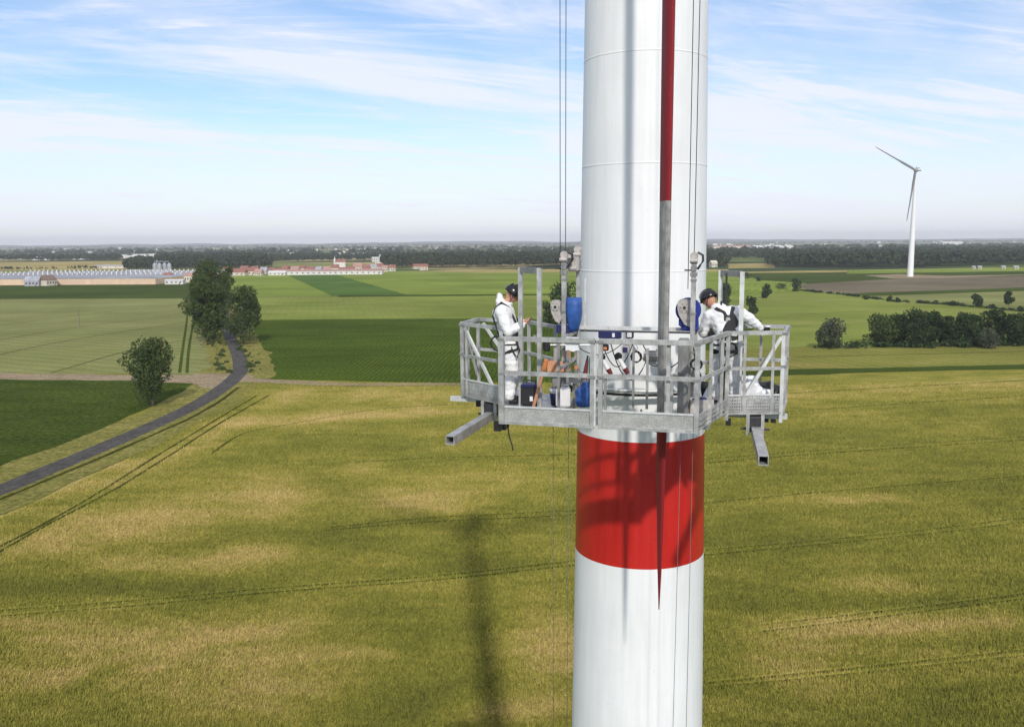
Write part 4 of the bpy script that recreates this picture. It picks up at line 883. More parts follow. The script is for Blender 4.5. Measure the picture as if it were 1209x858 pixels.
def band(parent, name, pts, w=.045, t=.010, mat='harness', normal_from=None):
    """flat strap along pts; width lies along the body surface"""
    pts = [Vector(p) for p in pts]; bm = BM(); rows = []; nf = Vector(normal_from) if normal_from else None
    for i, p in enumerate(pts):
        d = (pts[min(i + 1, len(pts) - 1)] - pts[max(i - 1, 0)]).normalized(); n_ = (p - (nf if nf else Vector((0, 0, p.z)))); n_ = (n_ - d * n_.dot(d)).normalized(); s = d.cross(n_)
        rows.append([bm.verts.new(p + s * (a * w / 2) + n_ * (b * t)) for a, b in ((-1, 0), (1, 0), (1, 1), (-1, 1))])
    for a, b in zip(rows, rows[1:]):
        for k in range(4): bm.faces.new((a[k], a[(k + 1) % 4], b[(k + 1) % 4], b[k]))
    bm.faces.new(rows[0][::-1]); bm.faces.new(rows[-1]); bmesh.ops.recalc_face_normals(bm, faces=bm.faces); return obj(name, bm, M[mat], parent)
def shrink_bands(bands, target, off=.004):
    """press straps onto the cloth"""
    from mathutils.bvhtree import BVHTree
    me = target.data; bv = BVHTree.FromPolygons([v.co for v in me.vertices], [tuple(p.vertices) for p in me.polygons])
    for b in bands:
        for i, v in enumerate(b.data.vertices):
            q, n_, _, d = bv.find_nearest(v.co)
            if q is not None: v.co = q + n_ * (off if i % 4 in (0, 1) else off + .008)
def wrinkle(o, amp=.008, seed=0):
    me = o.data
    for v in me.vertices:
        p = v.co; n_ = mnoise.noise(Vector((p.x * 9 + seed, p.y * 9, p.z * 16))) + .6 * mnoise.noise(Vector((p.x * 20, p.y * 20 + seed, p.z * 30)))
        v.co = p + v.normal * n_ * amp

def worker(name_label, loc_w, rz, J, extras):
    w = empty('person', loc_w, rz, name_label, 'person'); j = J
    # --- body: one continuous figure (skin), head and hands joined to it
    ks = list(j.keys()); idx = {k: i for i, k in enumerate(ks)}
    E = [(idx[a], idx[b]) for a, b in extras['edges']]
    body = body_volume('body', {k: (j[k][0], j[k][1] * .82, j[k][2]) for k in ks}, [e for e in extras['edges'] if not e[1].startswith('toe')], .016)
    hm, em, mm = head_mesh(extras['head'], extras['face'], extras['up'])
    parts = [(body, 0), (hm, 0), (em, 1)]
    if not extras.get('gloves'):
        for wr, d, n_, s, c in extras['hands']: parts += [(m_, 0) for m_ in hand_mesh(wr, d, n_, s, c)]
    join_meshes('body', parts, [M['skin'], M['black']], w)
    if extras.get('gloves'):
        for wr, d, n_, s, c in extras['hands']: join_meshes('glove', [(m_, 0) for m_ in hand_mesh(wr, d, n_, s, c)], [M['glove']], w)
    ck = [k for k in ks if k not in ('neck', 'skull')]; ci = {k: i for i, k in enumerate(ck)}
    suit = body_volume('coverall', {k: (j[k][0], j[k][1] * 1.06, j[k][2]) for k in ck}, [(a, b) for a, b in extras['edges'] if a in ci and b in ci and not b.startswith('toe')], .015, extras['hoodv'])
    so = join_meshes('coverall', [(suit, 0)], [M['suit']], w); wrinkle(so, .013)
    for k in ('toe_l', 'toe_r'):
        a = Vector(j['ankle_' + k[-1]][0]); t = Vector(j[k][0]); bo = bpy.data.objects
        me = skin_mesh('boot', [(a.x - .04, a.y, .055, .045, .045), (a.x, a.y, .10, .055, .055), (*(a.lerp(t, .55) * 1).xy, .055, .052, .045), (t.x, t.y, .042, .05, .040)], [(0, 1), (0, 2), (2, 3)], 2)
        join_meshes('boot', [(me, 0)], [M['rubber']], w)
    helmet(w, mm)
    bs = [band(w, 'harness_strap', p, ww, .01, 'harness', nf) for p, ww, nf in extras['straps']]; shrink_bands(bs, so)
    return w, so
EDGES = [('pelvis', 'belly'), ('belly', 'chest'), ('chest', 'neckb'), ('neckb', 'neck'), ('neck', 'skull'), ('chest', 'sh_l'), ('sh_l', 'el_l'), ('el_l', 'wr_l'), ('chest', 'sh_r'), ('sh_r', 'el_r'), ('el_r', 'wr_r'),
         ('pelvis', 'hip_l'), ('hip_l', 'kn_l'), ('kn_l', 'ankle_l'), ('ankle_l', 'toe_l'), ('pelvis', 'hip_r'), ('hip_r', 'kn_r'), ('kn_r', 'ankle_r'), ('ankle_r', 'toe_r')]
def ring(c, rx, ry, n=20, ax=(1, 0, 0), ay=(0, 1, 0), a0=0, a1=360):
    c, ax, ay = Vector(c), Vector(ax), Vector(ay); return [tuple(c + ax * (rx * math.cos(R(a))) + ay * (ry * math.sin(R(a)))) for a in np.linspace(a0, a1, n)]
# left worker: in profile facing right, head bowed over a phone held at chest height
JA = {'pelvis': ((0.015, 0, .95), .145, 1.18), 'belly': ((-.03, 0, 1.12), .150, 1.12), 'chest': ((-.085, 0, 1.30), .168, 1.18), 'neckb': ((-.065, 0, 1.45), .090, 1.0), 'neck': ((-.02, 0, 1.52), .070, 1), 'skull': ((.03, 0, 1.58), .06, 1),
      'sh_l': ((-.09, .19, 1.37), .092, 1), 'el_l': ((-.0, .27, 1.10), .070, 1), 'wr_l': ((.19, .10, 1.20), .047, 1), 'sh_r': ((-.095, -.20, 1.37), .098, 1), 'el_r': ((.0, -.26, 1.09), .078, 1), 'wr_r': ((.195, -.12, 1.18), .050, 1),
      'hip_l': ((0.02, .09, .88), .115, 1), 'kn_l': ((.045, .10, .50), .096, 1), 'ankle_l': ((.0, .11, .13), .082, 1), 'toe_l': ((.15, .12, .045), .03, 1), 'hip_r': ((0.02, -.10, .88), .118, 1), 'kn_r': ((.04, -.11, .50), .098, 1), 'ankle_r': ((-.01, -.12, .13), .084, 1), 'toe_r': ((.14, -.14, .045), .03, 1)}
EA = dict(edges=EDGES, head=(.045, 0, 1.605), face=(.80, 0, -.60), up=(.60, 0, .80), hoodv=[((-.13, 0, 1.50), (.075, .10, .085)), ((-.145, 0, 1.57), (.045, .08, .07)), ((-.03, 0, 1.475), (.09, .095, .04))],
          hands=[((.19, .10, 1.20), (.9, -.15, .12), (0, 0, 1), 1, .55), ((.195, -.12, 1.18), (.85, .35, .35), (.0, .6, .8), -1, .5)],
          straps=[(ring((-.01, 0, 1.02), .22, .22, 28), .075, None), (ring((.0, 0, .90), .24, .25, 28), .03, None),
                  ([(-.26, -.16, 1.02), (-.30, -.15, 1.15), (-.30, -.14, 1.30), (-.22, -.13, 1.44), (-.12, -.12, 1.50), (-.02, -.11, 1.42), (.06, -.12, 1.30), (.12, -.14, 1.18), (.15, -.14, 1.04)], .042, (-.06, 0, 1.25)),
                  ([(-.26, .16, 1.02), (-.30, .15, 1.15), (-.30, .14, 1.30), (-.22, .13, 1.44), (-.12, .12, 1.50), (-.02, .11, 1.42), (.06, .12, 1.30), (.12, .14, 1.18), (.15, .14, 1.04)], .042, (-.06, 0, 1.25)),
                  (ring((.01, -.11, .80), .15, .15, 20, (1, 0, .25)), .04, (.01, -.11, .80)), (ring((.01, .11, .80), .15, .15, 20, (1, 0, .25)), .04, (.01, .11, .80))])
pA = loc(-1.49, 1.09, 0)
wA, sA = worker('worker in white coveralls and black helmet at the left, looking down at his hands', pA, R(-4), JA, EA)
t = empty('mobile_phone', pA + Vector((.30, -.03, 1.255)), R(-4), 'small dark phone held up in the hands of the left worker', 'phone')
obj('phone_body', box(BM(), (0, 0, 0), (.085, .14, .010), Matrix.Rotation(R(-35), 4, 'Y')), M['black'], t); obj('screen', box(BM(), (.0035, 0, .0055), (.078, .132, .002), Matrix.Rotation(R(-35), 4, 'Y')), M['screen'], t)
for k in range(2):
    bm = BM(); bmesh.ops.create_cone(bm, cap_ends=True, segments=10, radius1=.02, radius2=.02, depth=.03, matrix=Matrix.Translation((.12 - .25 * k, -.2, .98)) @ Matrix.Rotation(PI / 2, 4, 'X')); obj('harness_ring', bm, M['alu'], wA)
bm = BM(); poly_tube(bm, [(.10, -.19, .96), (.16, -.24, .82), (.12, -.25, .72), (.06, -.22, .80), (.02, -.2, .9)], .012, 6); obj('lanyard', bm, M['harness'], wA)
bm = BM(); box(bm, (.15, -.14, .93), (.10, .10, .13)); bmesh.ops.bevel(bm, geom=bm.edges[:], offset=.02, segments=2, affect='EDGES'); obj('tool_pouch', bm, M['harness'], wA)
# right worker: seen from behind, bent forward and to the left, right hand on the rail
JB = {'pelvis': ((-.06, -.02, .94), .155, 1.20), 'belly': ((.00, 0.0, 1.08), .155, 1.15), 'chest': ((.08, .03, 1.24), .170, 1.20), 'neckb': ((.15, .10, 1.37), .090, 1.0), 'neck': ((.19, .13, 1.42), .068, 1), 'skull': ((.23, .17, 1.47), .06, 1),
      'sh_l': ((.12, .22, 1.28), .096, 1), 'el_l': ((.20, .28, 1.02), .076, 1), 'wr_l': ((.36, .16, .94), .050, 1), 'sh_r': ((.08, -.18, 1.33), .100, 1), 'el_r': ((.14, -.40, 1.22), .082, 1), 'wr_r': ((.16, -.58, 1.09), .054, 1),
      'hip_l': ((-.05, .09, .87), .122, 1), 'kn_l': ((.08, .12, .50), .100, 1), 'ankle_l': ((-.02, .13, .13), .084, 1), 'toe_l': ((.12, .15, .045), .03, 1), 'hip_r': ((-.05, -.11, .87), .124, 1), 'kn_r': ((.03, -.13, .50), .102, 1), 'ankle_r': ((-.06, -.14, .13), .086, 1), 'toe_r': ((.08, -.16, .045), .03, 1)}
EB = dict(edges=EDGES, head=(.235, .19, 1.505), face=(.62, .62, -.48), up=(.35, .25, .90), hoodv=[((.07, .09, 1.40), (.09, .12, .07)), ((.05, .07, 1.36), (.08, .13, .08))], gloves=True,
          hands=[((.36, .16, .92), (.7, -.5, -.2), (-.3, 0, -1), 1, .6), ((.16, -.58, 1.09), (.30, -.85, -.22), (0, -.1, -1), -1, .9)],
          straps=[(ring((-.02, -.01, 1.00), .24, .24, 28), .07, None), (ring((-.05, -.02, .88), .25, .26, 28), .03, None),
                  ([(-.22, .06, 1.0), (-.16, .03, 1.10), (-.10, .01, 1.20), (-.04, .06, 1.32), (.03, .14, 1.38), (.14, .18, 1.36), (.22, .18, 1.25), (.24, .15, 1.1)], .048, (.06, .03, 1.18)),
                  ([(-.20, -.14, 1.0), (-.15, -.06, 1.10), (-.10, .0, 1.20), (-.04, -.05, 1.32), (.03, -.10, 1.39), (.14, -.12, 1.38), (.22, -.10, 1.25), (.24, -.08, 1.1)], .048, (.06, .03, 1.18)),
                  ([(-.24, .20, .98), (-.20, .12, 1.05), (-.15, .02, 1.12), (-.10, -.07, 1.20), (-.04, -.14, 1.28)], .16, (.04, .02, 1.12)),
                  ([(-.12, .03, 1.22), (-.08, .02, 1.30)], .10, (.06, .03, 1.2)),
                  (ring((-.04, -.12, .79), .16, .16, 20, (1, 0, .25)), .045, (-.04, -.12, .79)), (ring((-.04, .12, .79), .16, .16, 20, (1, 0, .25)), .045, (-.04, .12, .79))])
pB = loc(1.58, 1.86, 0)
wB, sB = worker('bending worker in white coveralls seen from behind, gloved hand on the right rail', pB, R(96), JB, EB)
bm = BM(); cyl(bm, (-.105, .02, 1.24), (-.125, .02, 1.24), .035, n=14); obj('harness_ring', bm, M['alu'], wB)
t = empty('small_can', pB + Vector((.64, .12, 1.02)), 0, 'small dark can with pale top on the right rail at the bending worker', 'can')
obj('can_body', cyl(BM(), (0, 0, 0), (0, 0, .085), .032, .038, 16), M['black'], t); obj('lid', cyl(BM(), (0, 0, .086), (0, 0, .105), .04, .036, 16), M['white_pl'], t)

# ------------------------------------------------------------------ trees
def leaf_cloud(lobes, n, size, shell=.55, seed=0, flat=1.0):
    """many small leaf faces spread through the crown lobes (cx,cy,cz,rx,ry,rz)"""
    rs = np.random.RandomState(seed); L = np.array(lobes, float); vol = L[:, 3] * L[:, 4] * L[:, 5]; k = rs.choice(len(L), n, p=vol / vol.sum())
    d = rs.normal(size=(n, 3)); d /= np.linalg.norm(d, axis=1)[:, None]; r = rs.rand(n) ** (1 / 3.) ; r = shell * (.80 + .26 * rs.rand(n)) + (1 - shell) * r
    lump = 1 + .16 * np.sin(d[:, 0] * 7 + k) * np.cos(d[:, 2] * 6 + k * 2) ; c = L[k, :3] + d * L[k, 3:6] * (r * lump)[:, None]
    a = rs.normal(size=(n, 3)) + d * .9; a /= np.linalg.norm(a, axis=1)[:, None]; t = rs.normal(size=(n, 3)); u = np.cross(a, t); u /= np.linalg.norm(u, axis=1)[:, None]; v = np.cross(a, u)
    s = size * (.6 + .8 * rs.rand(n))[:, None]; u = u * s; v = v * s * .7
    V = np.stack([c - u, c - v * .9, c + u, c + v], 1).reshape(-1, 3); V[:, 2] = np.maximum(V[:, 2], .12); F = np.arange(n * 4).reshape(n, 4); return V, F
def tree(name, base, h, w, label, cat='tree', mat='leaf', seed=1, trunk=.22, lobes_n=9, leaves=3500, leaf=.32, group=None, core=.72, shape=1.0):
    rs = np.random.RandomState(seed); t = empty(name, base, 0, label, cat, group); z0 = h * trunk; L = []
    for k in range(lobes_n):
        zz = z0 + (h - z0) * ((k + .5) / lobes_n) ** .9; prof = math.sin(PI * min(.97, max(.10, ((zz - z0 * .6) / (h - z0 * .6)) ** shape * .92 + .04))) ** .6
        a = rs.rand() * 2 * PI + k * 2.4; rr = w / 2 * prof * (.30 + .38 * rs.rand()); q = w * (.20 + .10 * rs.rand()) * (.55 + .5 * prof)
        q = max(q, min(w, h) * .16); L.append((rr * math.cos(a), rr * math.sin(a), min(zz, h - q * .8), q * (1 + .2 * rs.rand()), q, q * (.75 + .35 * rs.rand())))
    V, F = leaf_cloud(L, leaves, leaf, seed=seed); obj_ = link_mesh('crown', mesh_np('crown', V, F, 4), M[mat], t)
    if trunk > .03 or h > 6:
        bm = BM(); tr = max(.12, h * .018); top = h * .72; pts = [(tr * .3 * math.sin(z * .7), tr * .3 * math.cos(z * .9), z) for z in np.linspace(-.1, top, 7)]; poly_tube(bm, pts, [tr * (1.25 - 1.05 * i / 6) for i in range(7)], 8)
        for (x, y, z, *_r) in L[::1]:
            z1 = max(z0 * .75, z - .32 * h * rs.rand() - .4); poly_tube(bm, [(0, 0, min(z1, top)), (x * .5, y * .5, (z1 + z) / 2 + .1), (x, y, z)], [tr * .38, tr * .25, tr * .08], 5)
        obj('trunk', bm, M['bark'], t, True)
    return t
def treepx(name, px, py, hp, wp, label, **k):
    b = at(px, py); s = FPX / (b - Vector((0, 0, H))).dot(fw); return tree(name, b, hp / s * 1.07, wp / s, label, **k)
treepx('roadside_tree', 180, 479, 75, 56, 'leafy tree standing alone on the road verge beside the dark beet field', seed=3, trunk=.16, lobes_n=20, leaves=8200, leaf=.25, mat='leaf_olive')
treepx('roadside_tree', 245, 404, 72, 50, 'largest dark leafy tree left of the road bend, front of the roadside clump', seed=5, trunk=.08, lobes_n=24, leaves=12000, leaf=.38, mat='leaf')
treepx('roadside_tree', 287, 406, 63, 44, 'leafy tree with a visible pale trunk on the right side of the road', seed=8, trunk=.16, lobes_n=20, leaves=8200, leaf=.36, mat='leaf_olive')
treepx('roadside_tree', 250, 386, 72, 44, 'tall tree whose crown rises behind the largest roadside tree', seed=12, trunk=.12, lobes_n=20, leaves=8500, leaf=.38, mat='leaf_olive')
treepx('roadside_tree', 271, 375, 58, 26, 'slim tree with a pale trunk in the back right of the roadside clump', seed=15, trunk=.25, lobes_n=10, leaves=3200, leaf=.42, mat='leaf')
treepx('roadside_tree', 238, 366, 46, 22, 'small grey green tree at the back left of the roadside clump', seed=18, trunk=.1, lobes_n=8, leaves=2300, leaf=.45, mat='leaf_olive')
treepx('bush', 669, 386, 48, 44, 'large round dark bush in the field behind the left hoist', cat='bush', seed=21, trunk=.03, lobes_n=11, leaves=4200, leaf=.38, mat='leaf_dark')
treepx('bush', 647, 383, 26, 22, 'small bush at the left foot of the large bush behind the left hoist', cat='bush', seed=22, trunk=.03, lobes_n=6, leaves=1400, leaf=.36, mat='leaf')
BU_ = [(855, 366, 30, 18, 'dark bush in the meadow just behind the head of the right worker', 'leaf_dark'), (886, 373, 22, 19, 'round dark bush in the meadow right of the bending worker', 'leaf_dark'), (905, 352, 16, 14, 'small round dark tree in the meadow above the right worker\'s hand', 'leaf_dark'), (882, 329, 7, 10, 'tiny dark bush on the far field edge right of the gate frame', 'leaf_dark'),
       (938, 344, 15, 16, 'round dark tree at the left tip of the ploughed field', 'leaf_dark'), (924, 341, 6, 14, 'low dark bush left of the round tree at the ploughed field', 'leaf_dark'), (896, 332, 5, 8, 'tiny bush on the dark strip above the meadow', 'leaf_dark'),
       (982, 411, 33, 39, 'pale olive bushy tree standing apart at the left of the dark copse', 'leaf_pale'), (1152, 362, 14, 18, 'bushy tree in the hedge line above the copse', 'leaf_dark'), (1191, 365, 20, 12, 'thin tree with a bare trunk in the hedge line near the right edge', 'leaf_dark'),
       (1050, 356, 6, 7, 'left one of two small round bushes in the middle of the hedge line', 'leaf_dark'), (1060, 357, 5, 6, 'right one of two small round bushes in the middle of the hedge line', 'leaf_dark'), (1127, 361, 5, 11, 'low flat bush in the hedge line left of the bushy tree', 'leaf_dark'), (1021, 353.5, 4, 9, 'low bush in the hedge line left of the two small round ones', 'leaf_dark'), (1105, 359, 4, 6, 'small bush in the hedge line midway between the round pair and the bushy tree', 'leaf_dark'), (1170, 364, 4, 8, 'low bush between the bushy tree and the thin tree in the hedge line', 'leaf_dark'), (1205, 368, 6, 9, 'bush at the right edge end of the hedge line', 'leaf_dark')]
for k, (x, y, h, w, lb, m_) in enumerate(BU_): treepx('bush' if h < 20 else 'tree', x, y, h, w, lb, cat='bush' if h < 20 else 'tree', seed=40 + k, trunk=.35 if 'thin' in lb else .03, lobes_n=12 if h > 25 else 6, leaves=2600 if h > 25 else (1100 if h > 10 else 350), leaf=.34 if h > 25 else .42, mat=m_)
COP = [(1034, 407, 33, 40, 'leftmost tree of the dark copse, rounded and slightly pale'), (1056, 406, 32, 34, 'second tree from the left in the dark copse'), (1076, 408, 40, 42, 'tallest broad tree of the dark copse'), (1097, 406, 36, 36, 'tree just right of the tallest one in the dark copse'), (1116, 406, 30, 28, 'low round tree in the middle of the dark copse'), (1132, 408, 36, 34, 'fourth tree from the right of the copse with a jagged top'), (1151, 406, 33, 28, 'tree in the copse behind the pale bush, its left neighbour'), (1174, 405, 37, 34, 'tall tree of the copse behind the pale bush'), (1194, 407, 34, 32, 'tree of the copse just right of the pale bush'), (1214, 407, 35, 36, 'tree of the copse cut by the right edge of the picture')]
for k, (x, y, h, w, lb) in enumerate(COP): treepx('copse_tree', x, y, h, w, lb, group='trees of the dark copse in the field', seed=70 + k, trunk=.03, lobes_n=12, leaves=3600, leaf=.36, mat='leaf_olive' if k == 0 else 'leaf_dark')
for k, x in enumerate((1236, 1258, 1282)): treepx('copse_tree', x, 407, 33, 34, ('first', 'second', 'third')[k] + ' copse tree beyond the right picture edge', group='trees of the dark copse in the field', seed=90 + k, trunk=.03, lobes_n=9, leaves=2000, leaf=.45, mat='leaf_dark')
treepx('bush', 1168, 411, 22, 27, 'pale grey green bush in front of the dark copse', cat='bush', seed=99, trunk=.03, lobes_n=8, leaves=2400, leaf=.3, mat='leaf_pale')
# low hedge of the field boundary, a continuous strip of scrub
def scrub(name, px, n, h, w, mat, leaf=.5, seed=0, label=None):
    rs = np.random.RandomState(seed); pts = [at(*p) for p in px]; seg = [(a, b, (b - a).length) for a, b in zip(pts, pts[1:])]; T = sum(s[2] for s in seg); L = []
    for k in range(n):
        d = rs.rand() * T
        for a, b, l in seg:
            if d <= l: p = a.lerp(b, d / l); break
            d -= l
        q = h * (.3 + .9 * rs.rand() ** 2); L.append((p.x + rs.normal() * w, p.y + rs.normal() * w, q * .4, q * 1.1, q * 1.1, q * .7))
    V, F = leaf_cloud(L, n * 26, leaf, seed=seed); return tag(link_mesh(name, mesh_np(name, V, F, 4), M[mat]), kind='stuff')
scrub('hedge_scrub', [(944, 343), (1010, 350), (1060, 356.5), (1120, 360), (1209, 368), (1280, 375)], 260, 1.3, .9, 'leaf_dark', .4, 5)
scrub('verge_scrub', [(240, 408), (258, 404), (262, 440)], 60, .8, 1.6, 'leaf_olive', .25, 7)
scrub('verge_scrub', [(283, 405), (292, 420), (297, 440)], 50, .8, 1.4, 'leaf_olive', .25, 8)
scrub('copse_undergrowth', [(968, 411), (1010, 409.5), (1100, 409), (1209, 407.5), (1280, 407)], 170, 1.9, 1.8, 'leaf_dark', .45, 9)

# far woods: masses of small crowns made of leaf faces
def wood(name, px_poly, n, h=(11, 19), q=26, mat='forest', seed=0, leaf=1.15, wd=.52):
    rs = np.random.RandomState(seed); P = np.array(px_poly, float); out = []
    x0, y0 = P.min(0); x1, y1 = P.max(0)
    def inside(x, y):
        c = False; j = len(P) - 1
        for i in range(len(P)):
            if (P[i][1] > y) != (P[j][1] > y) and x < (P[j][0] - P[i][0]) * (y - P[i][1]) / (P[j][1] - P[i][1]) + P[i][0]: c = not c
            j = i
        return c
    while len(out) < n:
        x, y = x0 + (x1 - x0) * rs.rand(), y0 + (y1 - y0) * rs.rand()
        if inside(x, y): out.append((x, y))
    B = np.array([tuple(at(x, y)) for x, y in out]); hh = h[0] + (h[1] - h[0]) * rs.rand(n); hh *= 1 + .15 * np.array([mnoise.noise(Vector((b[0] * .01, b[1] * .01, seed))) for b in B])
    d = rs.normal(size=(n, q, 3)); d /= np.linalg.norm(d, axis=2)[..., None]; d[..., 2] = np.abs(d[..., 2]) * .98 - .28 ; rr = .78 + .3 * rs.rand(n, q, 1)
    rad = np.stack([hh * wd * .55, hh * wd * .55, hh * .50], -1)[:, None, :]; c = B[:, None, :] + np.array([0, 0, 1.]) * (hh * .50)[:, None, None] + d * rad * rr
    a = d + rs.normal(size=d.shape) * .55; a /= np.linalg.norm(a, axis=2)[..., None]; u = np.cross(a, rs.normal(size=d.shape)); u /= np.linalg.norm(u, axis=2)[..., None]; v = np.cross(a, u)
    s = (leaf * hh / 14)[:, None, None] * (.7 + .7 * rs.rand(n, q, 1)); u, v = u * s * 1.5, v * s * 1.5
    V = np.stack([c - u, c - v, c + u, c + v], 2).reshape(-1, 3); V[:, 2] = np.maximum(V[:, 2], .2); F = np.arange(len(V)).reshape(-1, 4)
    return tag(link_mesh(name, mesh_np(name, V, F, 4), M[mat]), kind='stuff')
wood('forest', [(905,315.5),(1020,316.5),(1120,315),(1300,310),(1300,296),(905,300)], 5200, seed=1)
wood('forest', [(830,306),(905,307),(905,299),(830,300)], 500, seed=2)
wood('forest', [(455,317),(560,316.5),(700,315.5),(860,315),(860,303),(620,303),(450,306)], 3600, seed=3)
wood('forest', [(186,318),(318,317),(322,308),(300,303),(205,303),(186,306)], 1700, seed=4)
wood('forest', [(148,320),(186,319),(186,309),(165,308),(148,314)], 360, (10, 15), seed=5)
wood('forest', [(-80,309),(145,308.5),(145,304.5),(-80,305)], 620, (9, 16), seed=6)
wood('forest', [(318,310),(455,308),(455,303),(318,303)], 520, (8, 14), seed=7)
wood('tree_belt', [(-60,318.6),(60,317.6),(72,318.4),(-60,320)], 60, (3, 6), seed=8)
wood('tree_belt', [(80,316.8),(120,316.3),(122,317.6),(80,318)], 30, (3, 6), seed=18)
for k, (a, b, y, dy, n) in enumerate(((-100,1320,300.5,1.6,900),(-100,620,297.6,1.2,600),(600,1320,295.8,1.6,900),(-100,1320,294.2,1.2,900),(-100,700,292.2,.9,700),(500,1320,289.6,1.2,800),(330,900,290.4,.9,500))):
    n = int(n * .62); wood('distant_wood', [(a, y + dy), (b, y + dy - (8.3 * (b - a) / 1209 if k > 0 else 3)), (b, y - (8.3 * (b - a) / 1209 if k > 0 else 3)), (a, y)], n, (10, 20), 14, seed=30 + k, leaf=2.2, wd=1.0)

# ------------------------------------------------------------------ second wind turbine
def turbine2():
    b = at(1074.5, 327.2); t = empty('wind_turbine', b, 0, 'distant white wind turbine standing on a gravel pad in the fields at the right', 'wind turbine')
    s = FPX / (b - Vector((0, 0, H))).dot(fw); hh = 122.5 / s
    obj('tower', lathe(BM(), [(3.5 / s, 0), (3.3 / s, hh * .1), (2.6 / s, hh * .5), (1.6 / s, hh)], 32), M['tower_white'], t, True)
    obj('foundation', cyl(BM(), (0, 0, 0), (0, 0, .5), 9, 8, 24), M['dirt'], t)
    # nacelle points obliquely away to the right; the rotor is on the near left side
    yaw = R(28); n = Vector((math.sin(yaw), math.cos(yaw), 0)); bm = BM(); q = Vector((0, 0, hh + .8)); beam(bm, q - n * 2.4, q + n * 6.0, 3.3, 3.4); bmesh.ops.bevel(bm, geom=bm.edges[:], offset=.7, segments=2, affect='EDGES'); obj('nacelle', bm, M['blade_grey'], t)
    bm = BM(); beam(bm, q + n * 4 + Vector((3.5, 0, 2.2)), q + n * 4 + Vector((0, 0, 2.2)), .5, .5); beam(bm, q + n * 4 + Vector((4.5, 0, .0)), q + n * 4, .8, .8); beam(bm, q + n * 5 + Vector((0, 0, 1)), q + n * 5 + Vector((0, 0, 4)), .3, .3); obj('sensor_mast', bm, M['steel_dark'], t)
    hb = q - n * 4.2; bm = BM(); bmesh.ops.create_uvsphere(bm, u_segments=16, v_segments=10, radius=1.9, matrix=Matrix.Translation(hb)); obj('hub', bm, M['blade_grey'], t, True)
    side = Vector((math.cos(yaw), -math.sin(yaw), 0))
    for tipx, tipy in ((1033.5, 173.5), (1070.5, 261)):
        # tip in the rotor plane: solve from its picture position
        d = fw * FPX + rt2 * (tipx - 604.5) - up2 * (tipy - 429); o = Vector((0, 0, H)); w = b + hb; k = (w - o).dot(n) / d.dot(n); tip = o + d * k - b
        ax = (tip - hb); bm = BM(); rings = []; cdir = ax.normalized().cross(n).normalized(); m_ = 14
        for i in range(m_ + 1):
            f = i / m_; c_ = (1.0 + 2.4 * math.sin(PI * min(1, f * 2.6) ) * (f < .385) + 1.6 * (1 - f)) * .72 if f < .97 else .25; c_ = max(.25, min(c_, 2.2) * .62); th = max(.2, 1.0 * (1 - f) ** 1.3); p = hb + ax * f
            rings.append([bm.verts.new(p + cdir * (math.cos(a) * c_ * .8) + n * (math.sin(a) * th)) for a in np.linspace(0, 2 * PI, 10, endpoint=False)])
        for a_, b_ in zip(rings, rings[1:]):
            for k in range(10): bm.faces.new((a_[k], a_[(k + 1) % 10], b_[(k + 1) % 10], b_[k]))
        bm.faces.new(rings[-1]); bmesh.ops.recalc_face_normals(bm, faces=bm.faces); obj('blade', bm, M['roof_grey_b'], t, True)
M['roof_grey_b'] = simple('grey_blade_paint', (.20, .21, .23), .5, 0, .1, 1)
turbine2()

# ------------------------------------------------------------------ farm, village and far buildings
M['roof_red'] = simple('red_roof_tiles', (.27, .115, .085), .8, 0, .35, .6)
M['roof_red2'] = simple('faded_red_roof', (.40, .23, .19), .8, 0, .3, .6)
M['roof_grey'] = simple('grey_sheet_roof', (.36, .37, .40), .5, 0, .25, .2)
M['roof_brown'] = simple('brown_roof', (.20, .13, .10), .8, 0, .3, .3)
M['plaster'] = simple('cream_render', (.62, .56, .45), .8, 0, .15, .4)
M['plaster_w'] = simple('white_render', (.66, .64, .60), .8, 0, .2, .4)
M['cream_glass'] = simple('warm_screened_glazing', (.72, .50, .33), .5, 0, .15, .15)
M['glass_roof'] = simple('greenhouse_roof_glazing', (.33, .33, .345), .5, 0, .25, .05)
M['window'] = simple('dark_window_glass', (.03, .035, .045), .15, 0, .1, 1)
M['silo'] = simple('galvanised_silo', (.46, .47, .49), .45, .3, .25, .3)
def gable(bm, L, W, h, rise, over=.4):
    """roof prism along x"""
    x, y = L / 2 + over, W / 2 + over; v = [bm.verts.new(p) for p in ((-x, -y, h), (x, -y, h), (x, y, h), (-x, y, h), (-x, 0, h + rise), (x, 0, h + rise))]
    for f in ((0, 1, 5, 4), (2, 3, 4, 5), (0, 4, 3), (1, 2, 5), (0, 3, 2, 1)): bm.faces.new([v[i] for i in f])
    bmesh.ops.recalc_face_normals(bm, faces=bm.faces); return bm
